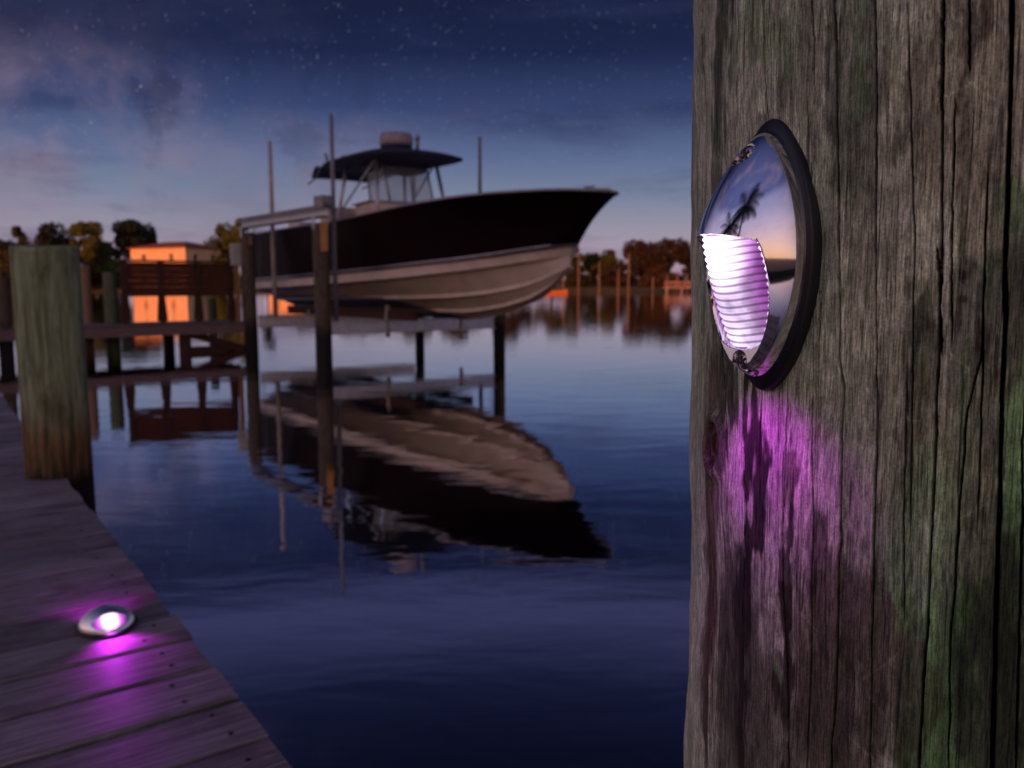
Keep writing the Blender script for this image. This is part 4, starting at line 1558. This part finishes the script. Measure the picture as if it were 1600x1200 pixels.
    lum = base.mean(-1, keepdims=True)
    base = base * np.clip((lum / 0.2), 0.3, 1.7) ** 0.35
    base = base * np.array([1.17, 1.26, 1.08])
    base = np.clip(base, 0.002, 0.6)

    ang = CAMDIR - U / NR_
    R_ = NR_ + disp
    # the piling is not perfectly round: gentle facets
    R_ = R_ + (0.0012 * np.sin(3 * ang + 1) + 0.0009 * np.sin(7 * ang + 2))[None, :] * 1.0
    co = np.empty((nz, nu, 3))
    co[..., 0] = R_ * np.cos(ang)[None, :] - (Z_[:, None] - 1.36) * 0.022
    co[..., 1] = R_ * np.sin(ang)[None, :]
    co[..., 2] = Z_[:, None]
    idx = np.arange(nz * nu).reshape(nz, nu)
    a = idx[:-1, :]; b = np.roll(idx, -1, 1)[:-1, :]
    c = np.roll(idx, -1, 1)[1:, :]; d = idx[1:, :]
    quads = np.stack([a, d, c, b], -1).reshape(-1, 4)
    me = bpy.data.meshes.new('timber_piling')
    nv, nf = nz * nu, len(quads)
    # top cap as a fan
    me.vertices.add(nv + 1)
    cc = np.vstack([co.reshape(-1, 3), [[0, 0, 2.36]]])
    me.vertices.foreach_set('co', cc.ravel())
    top = idx[-1]
    tris = np.stack([top, np.full(nu, nv), np.roll(top, -1)], -1)
    me.loops.add(nf * 4 + nu * 3)
    me.loops.foreach_set('vertex_index', np.concatenate([quads.ravel(), tris.ravel()]))
    me.polygons.add(nf + nu)
    me.polygons.foreach_set('loop_start', np.concatenate([np.arange(nf) * 4, nf * 4 + np.arange(nu) * 3]))
    me.polygons.foreach_set('use_smooth', np.ones(nf + nu, bool))
    me.update(calc_edges=True)
    at = me.color_attributes.new('wood_tone', 'FLOAT_COLOR', 'POINT')
    colr = np.ones((nv + 1, 4))
    colr[:nv, :3] = base.reshape(-1, 3)
    colr[nv, :3] = 0.1
    at.data.foreach_set('color', colr.ravel())
    o = bpy.data.objects.new('timber_piling', me)
    COL.objects.link(o)
    o.location = (PCX, PCY, 0)
    m = bpy.data.materials.new('cracked_grey_wood')
    m.use_nodes = True
    t = NT(m.node_tree)
    bs = t.n['Principled BSDF']
    bs.inputs['Roughness'].default_value = 0.78
    bs.inputs['Specular IOR Level'].default_value = 0.3
    vc = t.new('ShaderNodeVertexColor')
    vc.layer_name = 'wood_tone'
    oc = t.new('ShaderNodeTexCoord').outputs['Object']
    fn = t.noise(t.mapping(oc, scale=(1, 1, 0.06)), 1500, 4, 0.7)
    gr = t.noise(oc, 900, 3, 0.7)
    hair = t.noise(t.mapping(oc, scale=(1, 1, 0.025)), 620, 2, 0.5)
    fleck = t.noise(t.mapping(oc, scale=(1, 1, 0.3)), 420, 4, 0.75)
    big = t.noise(t.mapping(oc, scale=(1, 1, 0.35)), 38, 5, 0.7)
    k_ = t.math('ADD', t.smooth(fn, 0.3, 0.7, 0.45, 1.5), t.smooth(gr, 0.3, 0.7, -0.2, 0.2))
    k_ = t.math('MULTIPLY', k_, t.smooth(hair, 0.30, 0.37, 0.35, 1.0))
    k_ = t.math('MULTIPLY', k_, t.smooth(fleck, 0.30, 0.62, 0.6, 1.12))
    k_ = t.math('MULTIPLY', k_, t.smooth(big, 0.3, 0.7, 0.68, 1.35))
    vs_ = t.vmath('SCALE', vc.outputs[0])
    t.l.new(k_, vs_.node.inputs['Scale'])
    t.put(bs.inputs['Base Color'], vs_)
    bp_ = t.new('ShaderNodeBump')
    bp_.inputs['Strength'].default_value = 0.7
    bp_.inputs['Distance'].default_value = 0.0006
    t.put(bp_.inputs['Height'], t.math('ADD', t.math('ADD', fn, t.smooth(hair, 0.28, 0.38)), t.math('MULTIPLY', fleck, 0.8)))
    t.l.new(bp_.outputs[0], bs.inputs['Normal'])
    me.materials.append(m)
    tag(o, 'large cracked grey timber piling filling the right side, carrying the chrome light', 'piling', 'timber pilings')
    return o


big_piling()

# ------------------------------------------------------------------ the chrome courtesy lights
LH = 0.0505      # half length
LW = 0.0232      # half width
HT = 0.0292      # height of the hood
LIPY, YB, FLO = 0.0085, -0.0385, 0.0080      # hood lip, lower end of the lens, height of the nose
EGG = 0.014


def vesica(th, k=1.0):
    """outline point at angle th: slightly pointed oval"""
    x = LW * k * math.cos(th)
    y = LH * k * math.sin(th)
    s_ = abs(math.sin(th))
    x *= (1 - 0.20 * s_ ** 2)
    return x, y


def dome(x, y):
    """outer shell height above the base"""
    yn = (y - 0.004) / (LH - 0.004) if y > 0.004 else (0.004 - y) / (LH + 0.004)
    pr = max(1 - abs(yn) ** (1.45 if y > 0.004 else 2.6), 0) ** 0.80
    ye = abs(y / LH)
    wl = LW * max(1e-4, (1 - ye ** 2.0)) ** 0.5 * (1 - 0.20 * ye ** 2)
    xn = min(1, abs(x) / wl)
    return HT * pr * max(0, 1 - xn ** 1.8) ** 0.70


def face(y):
    """front line of the lens, seen from the side"""
    q = min(1, max(0, (LIPY - y) / (LIPY - YB)))
    HL = min(HT, dome(0, LIPY))
    return (HL - 0.0024) - (HL - 0.0024 - FLO) * q ** 1.12


def scoop(y):
    """rim height of the opening below the hood"""
    q = min(1, max(0, (LIPY - y) / (LIPY - YB)))
    a = min(1, max(0, (LIPY - y)) / 0.003)
    HL = min(HT, dome(0, LIPY))
    dr = 0.0112 * HL / HT
    return (HL - 0.0007) - a * dr - (HL - 0.0007 - dr - FLO) * (1 - (1 - q) ** 2.0)


def half_open(y):
    """half width of the opening"""
    if y >= LIPY or y <= YB: return 0.0
    c = scoop(y)
    if dome(0, y) <= c: return 0.0
    lo_, hi_ = 0.0, LW
    for _ in range(24):
        mid = (lo_ + hi_) / 2
        if dome(mid, y) > c: lo_ = mid
        else: hi_ = mid
    w_ = lo_
    if y < YB + EGG:
        w_ = min(w_, LW * 0.86 * math.sqrt(max(0, 1 - ((YB + EGG - y) / EGG) ** 2)))
    return w_


def shell(x, y):
    z = dome(x, y)
    if y < LIPY:
        z = min(z, scoop(y) if y > YB else FLO)
        w_ = half_open(y)
        if abs(x) < w_:
            z = scoop(y) - 0.0050 * min(1, (w_ - abs(x)) / 0.0035) ** 1.1
            if y < YB + 0.004: z = max(z, FLO - 0.005 * (y - YB) / 0.004)
    return max(z, 0.0)


LENSW, LOFF = 0.80, 0.02


def lens_material(hy, k=1.0, e0=0.007, e1=0.0165):
    m = bpy.data.materials.new('glowing_lens')
    m.use_nodes = True
    t = NT(m.node_tree)
    bs = t.n['Principled BSDF']
    bs.inputs['Base Color'].default_value = (0.35, 0.25, 0.4, 1)
    bs.inputs['Roughness'].default_value = 0.12
    co = t.new('ShaderNodeTexCoord').outputs['Object']
    s_ = t.new('ShaderNodeSeparateXYZ')
    t.put(s_.inputs[0], co)
    x_, y_ = s_.outputs[0], s_.outputs[1]
    # the diode sits under the hood: brightest there, dimmer lens ribs further away
    r2 = t.vmath('LENGTH', t.vmath('MULTIPLY', t.vmath('SUBTRACT', co, (0.0, hy, 0.030)), (1.2, 1.0, 0.6)), out=1)
    hot = t.smooth(r2, 0.006, 0.019, 1.0, 0.0)
    hot2 = t.smooth(t.vmath('LENGTH', t.vmath('SUBTRACT', co, (-0.001, hy - 0.034, 0.018)), out=1), 0.0, 0.012, 0.9, 0.0)
    arc = t.math('SUBTRACT', y_, t.math('MULTIPLY', t.math('MULTIPLY', x_, x_), 12.0))
    rib = t.math('SINE', t.math('MULTIPLY', arc, 2 * math.pi / 0.0029))
    rib = t.smooth(rib, -1.0, 0.2, 0.30, 1.0)
    patchn = t.smooth(t.noise(co, 160, 2), 0.35, 0.65, 0.75, 1.2)
    cen = t.smooth(t.math('ABSOLUTE', x_), 0.006, 0.016, 1.0, 0.30)
    body = t.math('MULTIPLY', t.math('MULTIPLY', rib, t.math('MULTIPLY', cen, patchn)), t.math('ADD', hot2, 1.0))
    stg = t.math('ADD', t.math('MULTIPLY', t.math('MULTIPLY', hot, rib), 2.8), t.math('MULTIPLY', body, 0.85))
    t.put(bs.inputs['Emission Strength'], t.math('MULTIPLY', stg, k))
    edge = t.smooth(t.math('ABSOLUTE', x_), e0, e1)
    colr = t.mix(edge, (0.86, 0.66, 1.0, 1), (0.80, 0.05, 1.0, 1))
    t.put(bs.inputs['Emission Color'], t.mix(t.math('MULTIPLY', hot, t.smooth(edge, 0.2, 1.0, 1.0, 0.15 if e0 < 0.006 else 1.0)), colr, (1.0, 0.78, 1.0, 1)))
    return m


def build_light(label, group):
    L = empty('courtesy_light', (0, 0, 0), 0, label, 'light', group)
    # rubber gasket
    n = 96
    rows_ = []
    for k, z in ((1.11, -0.006), (1.12, 0.0035), (1.10, 0.0050), (0.9, 0.0052)):
        rows_.append([(*vesica(2 * math.pi * j / n, k), z) for j in range(n)])
    MB().grid(rows_, closed=True).build('gasket', M_rubber, L)
    # chrome shell as a fine height field on an oval grid
    NA_, NR2 = 300, 170
    Zb = 0.0050
    rows_ = [[(*vesica(2 * math.pi * j / NA_, 1.02), Zb - 0.001) for j in range(NA_)],
             [(*vesica(2 * math.pi * j / NA_, 1.015), Zb + 0.0012) for j in range(NA_)]]
    SCR = ((0.0, LH * 0.815, 0.0046, 0.58), (0.0, -0.0434, 0.0045, 0.5))
    if YB < -0.042: SCR = SCR[:1]
    for i in range(NR2 + 1):
        q = 1 - i / NR2
        q = q ** 0.8
        row = []
        for j in range(NA_):
            x, y = vesica(2 * math.pi * j / NA_, q * 1.0)
            z = shell(x, y)
            for sx, sy, sr, fk in SCR:
                dd = math.hypot(x - sx, y - sy)
                if dd < sr:
                    z = min(z, min(dome(sx, sy), FLO if sy < 0 else 1) * fk)
            row.append((x, y, Zb + 0.0034 + z))
        rows_.append(row)
    sh_ = MB().grid(rows_, closed=True, smooth=True).build('housing', M_chrome, L)
    es_ = sh_.modifiers.new('split', 'EDGE_SPLIT')
    es_.split_angle = rad(50)
    # lens
    ny, nx = 170, 44
    rows_ = []
    y0, y1 = YB + 0.0012, LIPY - 0.0004
    for i in range(ny + 1):
        y = y0 + (y1 - y0) * i / ny
        xw = max(0.0003, half_open(min(y, LIPY - 0.0003)) * LENSW - 0.0004)
        c = scoop(y) - 0.0035
        row = []
        for j in range(nx + 1):
            x = xw * (2 * j / nx - 1)
            bul = max(0.0008, face(y) - c) * max(0, 1 - (x / xw) ** 2) ** 0.6
            arc = y - 12 * x * x
            rib = 0.00045 * math.sin(2 * math.pi * arc / 0.0029)
            row.append((x - LOFF * xw, y, Zb + 0.0034 + c + bul + rib * min(1, xw / 0.005)))
        rows_.append(row)
    MB().grid(rows_, smooth=True).build('lens', lens_material(LIPY - 0.007) if LIPY > 0 else lens_material(LIPY - 0.012, 0.9, 0.003, 0.0095), L)
    # screws
    for sx, sy, sr, fk in SCR:
        zb = Zb + 0.0034 + min(dome(sx, sy), FLO if sy < 0 else 1) * fk
        s_o = MB().lathe([(sr * .86, zb + 0.0001), (sr * .84, zb + 0.0010), (sr * .66, zb + 0.0019), (sr * .3, zb + 0.0024), (0.0001, zb + 0.0025)], 28,
                   Matrix.Translation((sx, sy, 0))).build('screw', M_screw, L)
        for a_ in (0.35, 0.35 + math.pi / 2):
            pass
        m_ = MB()
        m_.box((0, 0, 0), (sr * 1.05, sr * 0.22, 0.0012), Matrix.Translation((sx, sy, zb + 0.0022)) @ Matrix.Rotation(0.5, 4, 'Z'))
        m_.box((0, 0, 0), (sr * 0.22, sr * 1.05, 0.00122), Matrix.Translation((sx, sy, zb + 0.0022)) @ Matrix.Rotation(0.5, 4, 'Z'))
        m_.build('cross_slot', M_darkhole, s_o)
    return L


def light_lamp(parent_m, energy, sc=1.0, src=(0.0, -0.050, 0.038), aim=(0.04, -0.88, -0.47), cone=104):
    """the diode under the hood, throwing purple light down over the surface"""
    for (px_, py_, pz_, e, rad_, col) in ((*src, energy, 0.006, (0.60, 0.02, 0.86)),):
        ld = bpy.data.lights.new('diode', 'SPOT')
        ld.energy = e
        ld.color = col
        ld.spot_size = rad(cone)
        ld.spot_blend = 1.0
        ld.shadow_soft_size = rad_ * sc
        lo = bpy.data.objects.new('diode', ld)
        COL.objects.link(lo)
        q = Vector(aim).normalized().to_track_quat('-Z', 'Y').to_matrix().to_4x4()
        lo.matrix_world = parent_m @ Matrix.Translation((px_, py_, pz_)) @ q
        lo.matrix_world = Matrix.LocRotScale(lo.matrix_world.to_translation(), lo.matrix_world.to_quaternion(), (1, 1, 1))


# near light on the large piling
u0, z0, d0 = pile_hit(1207, 402)
ang = CAMDIR - u0 / NR_
nrm = Vector((math.cos(ang), math.sin(ang), 0))
near = build_light('oval chrome courtesy light glowing white and violet on the large cracked piling', 'courtesy lights')
tanv = Vector((0, 0, 1)).cross(nrm)
M_ = Matrix((tanv, Vector((0, 0, 1)), nrm)).transposed().to_4x4()
M_.translation = Vector((PCX, PCY, z0)) + nrm * (NR_ - 0.0005)
near.matrix_world = M_
light_lamp(M_, 0.22)

# the second one lies on the near dock
LIPY, YB, FLO, EGG = -0.024, -0.0465, 0.0035, 0.008
LENSW, LOFF = 1.0, 0.0
M_chrome = pmat('satin_chrome', (0.95, 0.94, 0.95), 0.3, 1.0, (0.9, 0.89, 0.9), 30)
far_l = build_light('blurred chrome courtesy light glowing magenta, set flat on the boards of the near dock', 'courtesy lights')
sc_ = 1.22
Mr = Matrix((Vector((ED.y, -ED.x, 0)), ED, Vector((0, 0, 1)))).transposed().to_4x4()
Mr.translation = Vector((-0.812, 1.585, DECKZ + 0.004))
far_l.matrix_world = Mr @ Matrix.Diagonal((sc_ * 1.8, sc_ * 1.0, sc_ * 0.9, 1))
light_lamp(Mr, 1.5, 2, (0, -0.055, 0.03), (0.05, -0.86, -0.5), 120)
light_lamp(Mr, 0.8, 2, (0.0, 0.054, 0.045), (0.1, 0.80, -0.6), 130)  # added spot for the glow behind the hood; the fixture has no rear opening
